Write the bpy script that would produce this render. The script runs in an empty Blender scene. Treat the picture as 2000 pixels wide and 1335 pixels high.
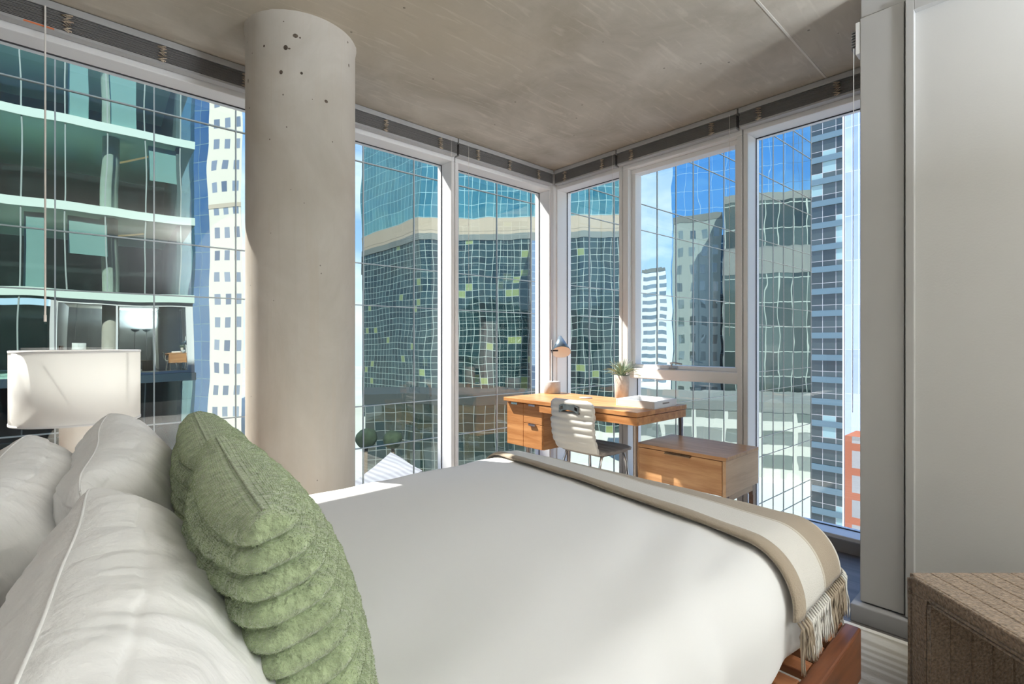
import bpy, bmesh, math, random
from mathutils import Vector, Matrix, noise
random.seed(7)
SC = bpy.context.scene
COL = SC.collection
R = math.radians
# ------------------------------------------------------------------ camera
FPX = 985.0; CAMZ = 1.21; AZ = R(47.4)
FW = Vector((math.cos(AZ), math.sin(AZ), 0)); RT = Vector((math.sin(AZ), -math.cos(AZ), 0))
cam = bpy.data.cameras.new('camera'); co = bpy.data.objects.new('camera', cam); COL.objects.link(co)
cam.lens = FPX / 2000 * 36; cam.sensor_width = 36; cam.clip_start = 0.02; cam.clip_end = 3000
co.location = (0, 0, CAMZ); co.rotation_euler = (R(90), 0, AZ - R(90)); SC.camera = co
# mirror glass tower across the street: where its face stands
MD = Vector((math.cos(R(-2)), math.sin(R(-2)), 0)); MP = Vector((0, 13.45, 0)); MN = Vector((MD.y, -MD.x, 0))
def reflected(px, d):
    """ground position of a thing that the mirror tower shows in direction px at optical distance d"""
    t = (px - 1000) / FPX
    p = FW * d + RT * (t * d)
    q = p - MN * (2 * (p - MP).dot(MN))
    return q
# ------------------------------------------------------------------ materials
MATS = {}
def new_mat(name):
    m = bpy.data.materials.new(name); m.use_nodes = True
    n = m.node_tree.nodes; l = m.node_tree.links
    for x in list(n): n.remove(x)
    out = n.new('ShaderNodeOutputMaterial'); MATS[name] = m
    return m, n, l, out
def pbr(name, col, rough=.5, metal=0, bump=0, bscale=50, var=0, vscale=3, stretch=(1, 1, 1), spec=.5, sheen=0, emis=None, col2=None, detail=4, coat=0, bdist=.01, trans=0):
    m, n, l, out = new_mat(name)
    b = n.new('ShaderNodeBsdfPrincipled'); l.new(b.outputs[0], out.inputs[0])
    b.inputs['Base Color'].default_value = (*col, 1); b.inputs['Roughness'].default_value = rough
    b.inputs['Metallic'].default_value = metal; b.inputs['Specular IOR Level'].default_value = spec
    b.inputs['Sheen Weight'].default_value = sheen; b.inputs['Coat Weight'].default_value = coat
    if sheen: b.inputs['Sheen Roughness'].default_value = .5
    if emis:
        b.inputs['Emission Color'].default_value = (*emis[0], 1); b.inputs['Emission Strength'].default_value = emis[1]
    if var or bump:
        tc = n.new('ShaderNodeTexCoord'); mp = n.new('ShaderNodeMapping'); l.new(tc.outputs['Object'], mp.inputs[0])
        mp.inputs['Scale'].default_value = stretch
    if var:
        nz = n.new('ShaderNodeTexNoise'); nz.inputs['Scale'].default_value = vscale; nz.inputs['Detail'].default_value = detail
        l.new(mp.outputs[0], nz.inputs['Vector'])
        rp = n.new('ShaderNodeValToRGB'); l.new(nz.outputs[0], rp.inputs[0])
        c2 = col2 or tuple(c * (1 - var) for c in col); c1 = col if col2 else tuple(min(1, c * (1 + var * .6)) for c in col)
        rp.color_ramp.elements[0].position = .3; rp.color_ramp.elements[1].position = .7
        rp.color_ramp.elements[0].color = (*c2, 1); rp.color_ramp.elements[1].color = (*c1, 1)
        l.new(rp.outputs[0], b.inputs['Base Color'])
    if bump:
        nb = n.new('ShaderNodeTexNoise'); nb.inputs['Scale'].default_value = bscale; nb.inputs['Detail'].default_value = 5
        l.new(mp.outputs[0], nb.inputs['Vector'])
        bp = n.new('ShaderNodeBump'); bp.inputs['Strength'].default_value = bump; bp.inputs['Distance'].default_value = bdist
        l.new(nb.outputs[0], bp.inputs['Height']); l.new(bp.outputs[0], b.inputs['Normal'])
    return m
def math_node(n, l, op, a, b=None, c=None):
    x = n.new('ShaderNodeMath'); x.operation = op
    for i, v in enumerate((a, b, c)):
        if v is None: continue
        if isinstance(v, (int, float)): x.inputs[i].default_value = v
        else: l.new(v, x.inputs[i])
    return x.outputs[0]
def mix_col(n, l, f, a, b):
    x = n.new('ShaderNodeMix'); x.data_type = 'RGBA'
    if isinstance(f, (int, float)): x.inputs[0].default_value = f
    else: l.new(f, x.inputs[0])
    for i, v in ((6, a), (7, b)):
        if isinstance(v, tuple): x.inputs[i].default_value = (*v, 1)
        else: l.new(v, x.inputs[i])
    return x.outputs[2]
def wood(name, c1, c2, axis=0, rough=.38, scale=9):
    m, n, l, out = new_mat(name)
    b = n.new('ShaderNodeBsdfPrincipled'); l.new(b.outputs[0], out.inputs[0]); b.inputs['Roughness'].default_value = rough
    tc = n.new('ShaderNodeTexCoord'); mp = n.new('ShaderNodeMapping'); l.new(tc.outputs['Object'], mp.inputs[0])
    s = [scale] * 3; s[axis] = scale * .09; mp.inputs['Scale'].default_value = s
    nz = n.new('ShaderNodeTexNoise'); nz.inputs['Scale'].default_value = 2.2; nz.inputs['Detail'].default_value = 6; nz.inputs['Distortion'].default_value = .8
    l.new(mp.outputs[0], nz.inputs['Vector'])
    n2 = n.new('ShaderNodeTexNoise'); n2.inputs['Scale'].default_value = 14; n2.inputs['Detail'].default_value = 3; l.new(mp.outputs[0], n2.inputs['Vector'])
    s2 = math_node(n, l, 'MULTIPLY_ADD', n2.outputs[0], .35, -.17)
    f = math_node(n, l, 'ADD', nz.outputs[0], s2)
    rp = n.new('ShaderNodeValToRGB'); l.new(f, rp.inputs[0])
    rp.color_ramp.elements[0].position = .33; rp.color_ramp.elements[1].position = .68
    rp.color_ramp.elements[0].color = (*c1, 1); rp.color_ramp.elements[1].color = (*c2, 1)
    l.new(rp.outputs[0], b.inputs['Base Color'])
    return m
def window_glass(name, tint=(.97, .99, .985), refl=1.0):
    m, n, l, out = new_mat(name)
    t = n.new('ShaderNodeBsdfTransparent'); t.inputs[0].default_value = (*tint, 1)
    g = n.new('ShaderNodeBsdfGlossy'); g.inputs['Roughness'].default_value = 0; g.inputs[0].default_value = (refl, refl, refl, 1)
    fr = n.new('ShaderNodeFresnel'); fr.inputs[0].default_value = 1.5
    # fresnel of the outer side also for the ray leaving (thin pane)
    geo = n.new('ShaderNodeNewGeometry')
    lw = n.new('ShaderNodeLayerWeight'); lw.inputs['Blend'].default_value = .5
    p = math_node(n, l, 'POWER', lw.outputs['Facing'], 4.0)
    f = math_node(n, l, 'MULTIPLY_ADD', p, .75, .07)
    mx = n.new('ShaderNodeMixShader'); l.new(f, mx.inputs[0]); l.new(t.outputs[0], mx.inputs[1]); l.new(g.outputs[0], mx.inputs[2])
    l.new(mx.outputs[0], out.inputs[0])
    return m
def mirror_glass(name, tint, base, wav=.004, wscale=.9, amount=.8, vert=1):
    """reflective curtain-wall glass: each pane slightly out of true"""
    m, n, l, out = new_mat(name)
    g = n.new('ShaderNodeBsdfGlossy'); g.inputs['Roughness'].default_value = 0; g.inputs[0].default_value = (*tint, 1)
    d = n.new('ShaderNodeBsdfDiffuse'); d.inputs[0].default_value = (*base, 1)
    geo = n.new('ShaderNodeNewGeometry'); mp = n.new('ShaderNodeMapping'); l.new(geo.outputs['Position'], mp.inputs[0])
    mp.inputs['Scale'].default_value = (1, 1, 1 / 1.5)
    nz = n.new('ShaderNodeTexNoise'); nz.inputs['Scale'].default_value = wscale; nz.inputs['Detail'].default_value = 1.5
    l.new(mp.outputs[0], nz.inputs['Vector'])
    v1 = n.new('ShaderNodeVectorMath'); v1.operation = 'SUBTRACT'; l.new(nz.outputs['Color'], v1.inputs[0]); v1.inputs[1].default_value = (.5, .5, .5)
    v2 = n.new('ShaderNodeVectorMath'); v2.operation = 'MULTIPLY'; l.new(v1.outputs[0], v2.inputs[0]); v2.inputs[1].default_value = (wav, wav, wav * vert)
    v3 = n.new('ShaderNodeVectorMath'); v3.operation = 'ADD'; l.new(v2.outputs[0], v3.inputs[0]); l.new(geo.outputs['Normal'], v3.inputs[1])
    v4 = n.new('ShaderNodeVectorMath'); v4.operation = 'NORMALIZE'; l.new(v3.outputs[0], v4.inputs[0])
    l.new(v4.outputs[0], g.inputs['Normal'])
    mx = n.new('ShaderNodeMixShader'); mx.inputs[0].default_value = amount
    l.new(d.outputs[0], mx.inputs[1]); l.new(g.outputs[0], mx.inputs[2]); l.new(mx.outputs[0], out.inputs[0])
    return m
def facade(name, cw, ch, lw, lh, ga, gb, line, refl=.25, rtint=(.8, .9, 1), lit=0, litc=(.6, .7, .3), sp=0, spc=(.1, .2, .2), wob=0):
    """curtain wall pattern in metres over the face's UV: panes cw x ch, bars lw / lh wide, spandrel strip sp high"""
    m, n, l, out = new_mat(name)
    uv = n.new('ShaderNodeTexCoord'); vec = uv.outputs['UV']
    sx = n.new('ShaderNodeSeparateXYZ'); l.new(vec, sx.inputs[0])
    u = math_node(n, l, 'DIVIDE', sx.outputs[0], cw); v = math_node(n, l, 'DIVIDE', sx.outputs[1], ch)
    fu = math_node(n, l, 'FRACT', u); fv = math_node(n, l, 'FRACT', v)
    mu = math_node(n, l, 'LESS_THAN', fu, lw / cw); mv = math_node(n, l, 'LESS_THAN', fv, lh / ch)
    mk = math_node(n, l, 'MAXIMUM', mu, mv)
    iu = math_node(n, l, 'FLOOR', u); iv = math_node(n, l, 'FLOOR', v)
    cx = n.new('ShaderNodeCombineXYZ'); l.new(iu, cx.inputs[0]); l.new(iv, cx.inputs[1])
    wn = n.new('ShaderNodeTexWhiteNoise'); wn.noise_dimensions = '3D'; l.new(cx.outputs[0], wn.inputs['Vector'])
    c = mix_col(n, l, wn.outputs['Value'], ga, gb)
    if lit:
        cc = n.new('ShaderNodeCombineXYZ'); l.new(math_node(n, l, 'ADD', iu, 31.7), cc.inputs[0]); l.new(iv, cc.inputs[1])
        w2 = n.new('ShaderNodeTexWhiteNoise'); w2.noise_dimensions = '3D'; l.new(cc.outputs[0], w2.inputs['Vector'])
        c = mix_col(n, l, math_node(n, l, 'LESS_THAN', w2.outputs['Value'], lit), c, litc)
    if sp:
        c = mix_col(n, l, math_node(n, l, 'LESS_THAN', fv, (lh + sp) / ch), c, spc)
    c = mix_col(n, l, mk, c, line)
    d = n.new('ShaderNodeBsdfDiffuse'); l.new(c, d.inputs[0])
    g = n.new('ShaderNodeBsdfGlossy'); g.inputs['Roughness'].default_value = .02; g.inputs[0].default_value = (*rtint, 1)
    if wob:
        geo = n.new('ShaderNodeNewGeometry')
        nz = n.new('ShaderNodeTexNoise'); nz.inputs['Scale'].default_value = .35; nz.inputs['Detail'].default_value = 2; l.new(geo.outputs['Position'], nz.inputs['Vector'])
        v1 = n.new('ShaderNodeVectorMath'); v1.operation = 'SUBTRACT'; l.new(nz.outputs['Color'], v1.inputs[0]); v1.inputs[1].default_value = (.5, .5, .5)
        v2 = n.new('ShaderNodeVectorMath'); v2.operation = 'SCALE'; l.new(v1.outputs[0], v2.inputs[0]); v2.inputs['Scale'].default_value = wob
        v3 = n.new('ShaderNodeVectorMath'); v3.operation = 'ADD'; l.new(v2.outputs[0], v3.inputs[0]); l.new(geo.outputs['Normal'], v3.inputs[1])
        v4 = n.new('ShaderNodeVectorMath'); v4.operation = 'NORMALIZE'; l.new(v3.outputs[0], v4.inputs[0]); l.new(v4.outputs[0], g.inputs['Normal'])
    f = math_node(n, l, 'MULTIPLY', math_node(n, l, 'SUBTRACT', 1.0, mk), refl)
    mx = n.new('ShaderNodeMixShader'); l.new(f, mx.inputs[0]); l.new(d.outputs[0], mx.inputs[1]); l.new(g.outputs[0], mx.inputs[2])
    l.new(mx.outputs[0], out.inputs[0])
    return m
def concrete(name, dark, light, yellow, spots=False, streak=(1, 1, 1), scale=2.0, contrast=(.3, .7)):
    m, n, l, out = new_mat(name)
    b = n.new('ShaderNodeBsdfPrincipled'); l.new(b.outputs[0], out.inputs[0]); b.inputs['Roughness'].default_value = .82; b.inputs['Specular IOR Level'].default_value = .25
    tc = n.new('ShaderNodeTexCoord'); mp = n.new('ShaderNodeMapping'); l.new(tc.outputs['Object'], mp.inputs[0]); mp.inputs['Scale'].default_value = streak
    a = n.new('ShaderNodeTexNoise'); a.inputs['Scale'].default_value = scale; a.inputs['Detail'].default_value = 9; a.inputs['Roughness'].default_value = .62; a.inputs['Distortion'].default_value = .6
    l.new(mp.outputs[0], a.inputs['Vector'])
    rp = n.new('ShaderNodeValToRGB'); l.new(a.outputs[0], rp.inputs[0]); rp.color_ramp.elements[0].position = contrast[0]; rp.color_ramp.elements[1].position = contrast[1]
    rp.color_ramp.elements[0].color = (*dark, 1); rp.color_ramp.elements[1].color = (*light, 1)
    y = n.new('ShaderNodeTexNoise'); y.inputs['Scale'].default_value = scale * .35; y.inputs['Detail'].default_value = 3; l.new(mp.outputs[0], y.inputs['Vector'])
    yr = n.new('ShaderNodeValToRGB'); l.new(y.outputs[0], yr.inputs[0]); yr.color_ramp.elements[0].position = .45; yr.color_ramp.elements[1].position = .75
    yr.color_ramp.elements[0].color = (0, 0, 0, 1); yr.color_ramp.elements[1].color = (.8, .8, .8, 1)
    c = mix_col(n, l, yr.outputs[0], rp.outputs[0], yellow)
    # trowel streaks
    m2 = n.new('ShaderNodeMapping'); l.new(tc.outputs['Object'], m2.inputs[0]); m2.inputs['Rotation'].default_value = (0, 0, R(28)); m2.inputs['Scale'].default_value = (1.3, 9, 9) if not spots else (9, 9, .5)
    s = n.new('ShaderNodeTexNoise'); s.inputs['Scale'].default_value = 2.5; s.inputs['Detail'].default_value = 7; s.inputs['Distortion'].default_value = 1.2; l.new(m2.outputs[0], s.inputs['Vector'])
    sr = n.new('ShaderNodeValToRGB'); l.new(s.outputs[0], sr.inputs[0]); sr.color_ramp.elements[0].position = .56; sr.color_ramp.elements[1].position = .72
    sr.color_ramp.elements[0].color = (0, 0, 0, 1); sr.color_ramp.elements[1].color = (.38, .38, .38, 1)
    c = mix_col(n, l, sr.outputs[0], c, tuple(min(1, x * 1.25) for x in light) if not spots else tuple(x * .93 for x in yellow))
    sd = n.new('ShaderNodeValToRGB'); l.new(s.outputs[0], sd.inputs[0]); sd.color_ramp.elements[0].position = .26; sd.color_ramp.elements[1].position = .4
    sd.color_ramp.elements[0].color = (.25, .25, .25, 1); sd.color_ramp.elements[1].color = (0, 0, 0, 1)
    c = mix_col(n, l, sd.outputs[0], c, dark)
    vo = n.new('ShaderNodeTexVoronoi'); vo.inputs['Scale'].default_value = 16 if spots else 9; l.new(tc.outputs['Object'], vo.inputs['Vector'])
    wv = math_node(n, l, 'LESS_THAN', vo.outputs['Distance'], .055)
    sc = n.new('ShaderNodeSeparateColor'); l.new(vo.outputs['Color'], sc.inputs[0])
    pk = math_node(n, l, 'MULTIPLY', wv, math_node(n, l, 'GREATER_THAN', sc.outputs[0], .55))
    c = mix_col(n, l, math_node(n, l, 'MULTIPLY', pk, .7), c, tuple(x * .35 for x in dark))
    l.new(c, b.inputs['Base Color'])
    bp = n.new('ShaderNodeBump'); bp.inputs['Strength'].default_value = .35; bp.inputs['Distance'].default_value = .01; l.new(a.outputs[0], bp.inputs['Height']); l.new(bp.outputs[0], b.inputs['Normal'])
    return m
M = dict(
    ceiling=concrete('ceiling_concrete', (.36, .325, .265), (.56, .52, .45), (.50, .44, .335), scale=1.7),
    column=concrete('column_concrete', (.47, .43, .37), (.62, .585, .53), (.58, .51, .42), spots=True, streak=(1, 1, .6), scale=2.2),
    floor=wood('floor_boards', (.10, .09, .085), (.17, .155, .145), 1, .4, 7),
    white=pbr('white_paint', (.82, .82, .82), .45), frame=pbr('window_frame_paint', (.84, .84, .84), .4),
    gap=pbr('dark_gap', (.05, .05, .055), .8),
    wardrobe=pbr('wardrobe_grey', (.46, .455, .445), .45, var=.05, vscale=1), wallw=pbr('wall_off_white', (.56, .555, .54), .7, bump=.05, bscale=120),
    wallb=pbr('wall_plaster', (.62, .61, .60), .8), base=pbr('base_grey', (.36, .36, .365), .5, bump=.05, bscale=60),
    glass=window_glass('window_glass'), slat=pbr('slat_grey', (.20, .195, .19), .4), rail=pbr('rail_grey', (.42, .42, .42), .4),
    tape=pbr('ladder_tape', (.72, .60, .47), .9, bump=.6, bscale=200), cord=pbr('cord', (.82, .8, .76), .5),
    orange=pbr('orange_tag', (.8, .22, .08), .5),
    wood=wood('oak_honey', (.44, .175, .055), (.66, .32, .125), 1, .33), woodx=wood('oak_honey_across', (.44, .175, .055), (.66, .32, .125), 0, .33),
    woodc=wood('ash_console', (.50, .235, .095), (.68, .38, .18), 1, .35), woodcx=wood('ash_console_side', (.62, .36, .19), (.74, .48, .28), 0, .35),
    woodr=wood('walnut_red', (.10, .032, .014), (.21, .075, .032), 0, .3), woodry=wood('walnut_red_across', (.22, .08, .035), (.40, .17, .075), 1, .3),
    brass=pbr('handle_metal', (.30, .2, .12), .35, .7), chrome=pbr('chrome', (.75, .73, .72), .15, 1),
    steel=pbr('leg_metal', (.72, .62, .55), .25, .9), black=pbr('black_metal', (.03, .03, .035), .4),
    leather=pbr('white_leather', (.72, .70, .65), .5, bump=.08, bscale=90), seat=pbr('seat_leather', (.42, .37, .33), .55, bump=.08, bscale=90),
    concrete_lamp=pbr('lamp_concrete', (.5, .5, .5), .8, bump=.1, bscale=80, var=.1, vscale=30), lampcone=pbr('lamp_grey_blue', (.14, .19, .24), .35, .3),
    lampin=pbr('lamp_inner', (.85, .84, .82), .5), pot=pbr('pot_stone', (.56, .52, .47), .8, var=.2, vscale=18, bump=.2, bscale=60),
    leaf=pbr('leaf', (.33, .43, .30), .5, var=.4, vscale=30), soil=pbr('soil', (.05, .035, .025), .9),
    tray=pbr('tray_white', (.82, .83, .84), .3), pad=pbr('pad', (.30, .29, .28), .7),
    ceramic=pbr('ceramic_lamp', (.80, .77, .71), .4), bed=pbr('white_sheet', (.82, .822, .825), .85, bump=.04, bscale=400, bdist=.002, sheen=.1),
    pillow=pbr('white_cotton', (.87, .868, .86), .85, bump=.4, bscale=11, stretch=(4, 4, .9), bdist=.012, sheen=.1),
    boucle=pbr('boucle', (.29, .21, .148), .95, bump=1, bscale=140, bdist=.006, var=.45, vscale=110, sheen=.3, detail=2),
    seam=pbr('boucle_seam', (.10, .06, .04), .9),
    green=pbr('green_plush', (.41, .50, .29), .95, bump=.8, bscale=130, bdist=.010, var=.25, vscale=60, sheen=.5, detail=3, stretch=(1, 1, 1)),
    rug=None, ground=pbr('pale_concrete_ground', (.72, .68, .60), .9, var=.12, vscale=.05),
)
# lampshade: thin linen that lets light through
m, n, l, out = new_mat('lamp_linen'); d = n.new('ShaderNodeBsdfDiffuse'); d.inputs[0].default_value = (.92, .92, .91, 1); t = n.new('ShaderNodeBsdfTranslucent'); t.inputs[0].default_value = (.9, .9, .88, 1)
mx = n.new('ShaderNodeMixShader'); mx.inputs[0].default_value = .4; l.new(d.outputs[0], mx.inputs[1]); l.new(t.outputs[0], mx.inputs[2]); l.new(mx.outputs[0], out.inputs[0]); M['linen'] = m
# rug: cream with broken beige bands
m, n, l, out = new_mat('rug_weave'); b = n.new('ShaderNodeBsdfPrincipled'); l.new(b.outputs[0], out.inputs[0]); b.inputs['Roughness'].default_value = .95
tc = n.new('ShaderNodeTexCoord'); mp = n.new('ShaderNodeMapping'); mp.inputs['Scale'].default_value = (16, 1.6, 1); mp.inputs['Rotation'].default_value = (0, 0, R(20)); l.new(tc.outputs['Object'], mp.inputs[0])
wv = n.new('ShaderNodeTexWave'); wv.inputs['Scale'].default_value = .32; wv.inputs['Distortion'].default_value = 9; wv.inputs['Detail'].default_value = 3; l.new(mp.outputs[0], wv.inputs['Vector'])
rp = n.new('ShaderNodeValToRGB'); l.new(wv.outputs[0], rp.inputs[0]); rp.color_ramp.elements[0].color = (.47, .44, .385, 1); rp.color_ramp.elements[1].color = (.66, .645, .60, 1); rp.color_ramp.elements[0].position = .2; rp.color_ramp.elements[1].position = .8
l.new(rp.outputs[0], b.inputs['Base Color']); nb = n.new('ShaderNodeTexNoise'); nb.inputs['Scale'].default_value = 160; bp = n.new('ShaderNodeBump'); bp.inputs['Distance'].default_value = .006; l.new(nb.outputs[0], bp.inputs['Height']); l.new(bp.outputs[0], b.inputs['Normal']); M['rug'] = m
# throw: stripes woven along its length, by UV.x (0 = inner edge)
m, n, l, out = new_mat('throw_weave'); b = n.new('ShaderNodeBsdfPrincipled'); l.new(b.outputs[0], out.inputs[0]); b.inputs['Roughness'].default_value = .95; b.inputs['Sheen Weight'].default_value = .2
tc = n.new('ShaderNodeTexCoord'); sx = n.new('ShaderNodeSeparateXYZ'); l.new(tc.outputs['UV'], sx.inputs[0])
rp = n.new('ShaderNodeValToRGB'); rp.color_ramp.interpolation = 'CONSTANT'; l.new(sx.outputs[0], rp.inputs[0])
TAN = (.40, .33, .25, 1); CRM = (.72, .70, .655, 1)
es = rp.color_ramp.elements; es[0].position = 0; es[0].color = TAN; es[1].position = .085; es[1].color = CRM
for p, c in ((.33, TAN), (.335, (.62, .58, .5, 1)), (.35, TAN), (.55, CRM), (.80, TAN), (.9, CRM)):
    e = es.new(p); e.color = c
nb = n.new('ShaderNodeTexChecker'); nb.inputs['Scale'].default_value = 500; nb.inputs[1].default_value = (1, 1, 1, 1); nb.inputs[2].default_value = (.86, .86, .86, 1); l.new(tc.outputs['Object'], nb.inputs[0])
mm = n.new('ShaderNodeMix'); mm.data_type = 'RGBA'; mm.blend_type = 'MULTIPLY'; mm.inputs[0].default_value = 1; l.new(rp.outputs[0], mm.inputs[6]); l.new(nb.outputs[0], mm.inputs[7]); l.new(mm.outputs[2], b.inputs['Base Color'])
nz = n.new('ShaderNodeTexNoise'); nz.inputs['Scale'].default_value = 220; l.new(tc.outputs['Object'], nz.inputs[0]); bp = n.new('ShaderNodeBump'); bp.inputs['Distance'].default_value = .003; bp.inputs['Strength'].default_value = .6; l.new(nz.outputs[0], bp.inputs['Height']); l.new(bp.outputs[0], b.inputs['Normal']); M['throw'] = m
M['fringe_tan'] = pbr('fringe_tan', TAN[:3], .95); M['fringe_cream'] = pbr('fringe_cream', CRM[:3], .95)
# ------------------------------------------------------------------ mesh helpers
def link(name, bm, mat, parent=None, smooth=False, bevel=0, seg=2):
    me = bpy.data.meshes.new(name); bm.normal_update(); bm.to_mesh(me); bm.free()
    o = bpy.data.objects.new(name, me); COL.objects.link(o)
    for x in (mat if isinstance(mat, (list, tuple)) else [mat]): me.materials.append(x)
    if smooth:
        for p in me.polygons: p.use_smooth = True
    if bevel:
        md = o.modifiers.new('bevel', 'BEVEL'); md.width = bevel; md.segments = seg; md.limit_method = 'ANGLE'
    if parent: o.parent = parent
    return o
def thing(name, label, cat, loc=(0, 0, 0), rz=0, group=None):
    o = bpy.data.objects.new(name, None); COL.objects.link(o); o.empty_display_size = .1
    o.location = loc; o.rotation_euler = (0, 0, rz); tag(o, label, cat, group); return o
def tag(o, label, cat, group=None):
    o['label'] = label; o['category'] = cat
    if group: o['group'] = group
    return o
def struct(o):
    o['kind'] = 'structure'; return o
def box(bm, x0, x1, y0, y1, z0, z1, mi=0):
    vs = [bm.verts.new((x, y, z)) for z in (z0, z1) for y in (y0, y1) for x in (x0, x1)]
    for q in ((0, 2, 3, 1), (4, 5, 7, 6), (0, 1, 5, 4), (2, 6, 7, 3), (0, 4, 6, 2), (1, 3, 7, 5)):
        f = bm.faces.new([vs[i] for i in q]); f.material_index = mi
    return vs
def bx(*a):
    bm = bmesh.new(); box(bm, *a); return bm
def tube(bm, pts, r, seg=10, mi=0, caps=True):
    pts = [Vector(p) for p in pts]; rings = []
    up = Vector((0, 0, 1))
    for i, p in enumerate(pts):
        d = (pts[min(i + 1, len(pts) - 1)] - pts[max(i - 1, 0)]).normalized()
        a = d.cross(up)
        if a.length < .05: a = d.cross(Vector((1, 0, 0)))
        a.normalize(); b = d.cross(a)
        rr = r[i] if isinstance(r, (list, tuple)) else r
        rings.append([bm.verts.new(p + a * rr * math.cos(k * 2 * math.pi / seg) + b * rr * math.sin(k * 2 * math.pi / seg)) for k in range(seg)])
    for i in range(len(rings) - 1):
        for k in range(seg):
            f = bm.faces.new((rings[i][k], rings[i][(k + 1) % seg], rings[i + 1][(k + 1) % seg], rings[i + 1][k])); f.material_index = mi; f.smooth = True
    if caps:
        for rg in (rings[0], rings[-1]):
            try: bm.faces.new(rg).material_index = mi
            except Exception: pass
    return rings
def lathe(bm, prof, seg=48, cx=0, cy=0, mi=0, smooth=True):
    rings = []
    for r, z in prof:
        rings.append([bm.verts.new((cx + r * math.cos(k * 2 * math.pi / seg), cy + r * math.sin(k * 2 * math.pi / seg), z)) for k in range(seg)])
    for i in range(len(rings) - 1):
        for k in range(seg):
            f = bm.faces.new((rings[i][k], rings[i][(k + 1) % seg], rings[i + 1][(k + 1) % seg], rings[i + 1][k])); f.smooth = smooth; f.material_index = mi
    return rings
def fbm(x, y, z, s, o=3):
    v = 0; a = 1
    for i in range(o):
        v += a * noise.noise((x * s, y * s, z * s)); s *= 2; a *= .5
    return v
# ------------------------------------------------------------------ room dimensions
H = 2.74; YW = 3.12; XW = 3.38; DEP = .135       # inner faces of the two window walls
XL = -.50; YB = -2.6; XD = 2.62; YD = .617       # left wall, back wall, wardrobe front, its far end
SOF = 2.58; SILL = .09
# floor, ceiling
struct(link('floor', bx(XL, XW + .2, YB, YW + .2, -.02, 0), M['floor']))
cb = bx(XL - .2, XW + .22, YB - .2, YW + .22, H, H + .3)
struct(link('ceiling', cb, M['ceiling']))
bm = bx(2.0, XW, .915, .925, H - .002, H + .002); link('formwork_seam', bm, pbr('seam_pale', (.62, .59, .53), .8), bpy.data.objects['ceiling'])
bm = bx(XL - .15, XL, YB, YW + .2, 0, H); struct(link('wall_left', bm, M['wallb']))
bm = bx(XL - .15, XW + .2, YB - .15, YB, 0, H); struct(link('wall_back', bm, pbr('wall_charcoal', (.22, .22, .22), .8)))
bm = bx(XW, XW + .2, YB, YD - .16, 0, H); struct(link('wall_right', bm, M['wallb']))
# round concrete column
CX, CY, CR = .958, 2.63, .259
bm = bmesh.new()
seg = 96; zs = [0, .4, .8, 1.2, 1.6, 2.0, 2.3, 2.5, 2.62, 2.68, 2.71, H]
rings = []
for i, z in enumerate(zs):
    rings.append([bm.verts.new(((CR + (.006 + .006 * noise.noise((k * .5, 3, 1)) if i == len(zs) - 1 else 0)) * math.cos(k * 2 * math.pi / seg), (CR + (.006 if i == len(zs) - 1 else 0)) * math.sin(k * 2 * math.pi / seg), z)) for k in range(seg)])
for i in range(len(rings) - 1):
    for k in range(seg):
        bm.faces.new((rings[i][k], rings[i][(k + 1) % seg], rings[i + 1][(k + 1) % seg], rings[i + 1][k])).smooth = True
colm = tag(link('concrete_column', bm, M['column']), 'round bare concrete column rising to the ceiling beside the bed', 'column'); colm.location = (CX, CY, 0)
colm['kind'] = 'structure'
# broken-out pits in the cast surface
bm = bmesh.new()
def pit(px, py, w, h):
    t = (px - 1000) / FPX; dirv = (FW + RT * t); dirn = dirv.normalized()
    c = Vector((CX, CY, 0)); tt = c.dot(dirn); perp = (c - dirn * tt).length; s = tt - math.sqrt(max(0, CR ** 2 - perp ** 2))
    p = dirn * s; dep = p.dot(FW); z = CAMZ + (667.5 - py) * dep / FPX
    ang = math.atan2(p.y - CY, p.x - CX); rim = []
    cc = bm.verts.new((math.cos(ang) * (CR + .0005), math.sin(ang) * (CR + .0005), z))
    for k in range(9):
        a = k / 9 * 2 * math.pi; q = 1 + .45 * noise.noise((px + k, py, 2)); da = math.cos(a) * w * q / CR; dz = math.sin(a) * h * q
        rim.append(bm.verts.new((math.cos(ang + da) * (CR + .0008), math.sin(ang + da) * (CR + .0008), z + dz)))
    for k in range(9): bm.faces.new((cc, rim[k], rim[(k + 1) % 9]))
for a in ((577, 70, .012, .010), (586, 74, .004, .004), (558, 93, .010, .012), (565, 95, .006, .004), (516, 90, .005, .006), (549, 141, .008, .010), (589, 143, .006, .007), (637, 198, .009, .008), (679, 81, .005, .010), (681, 128, .005, .009), (485, 158, .005, .010), (487, 211, .004, .004), (553, 185, .003, .004), (502, 30, .022, .006), (554, 42, .003, .003), (493, 104, .003, .003), (610, 194, .002, .002), (560, 248, .003, .003), (527, 272, .003, .003), (649, 277, .003, .003)):
    pit(*a)
link('surface_pit', bm, pbr('pit_dark', (.13, .10, .075), .95, var=.5, vscale=60), colm)
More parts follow.
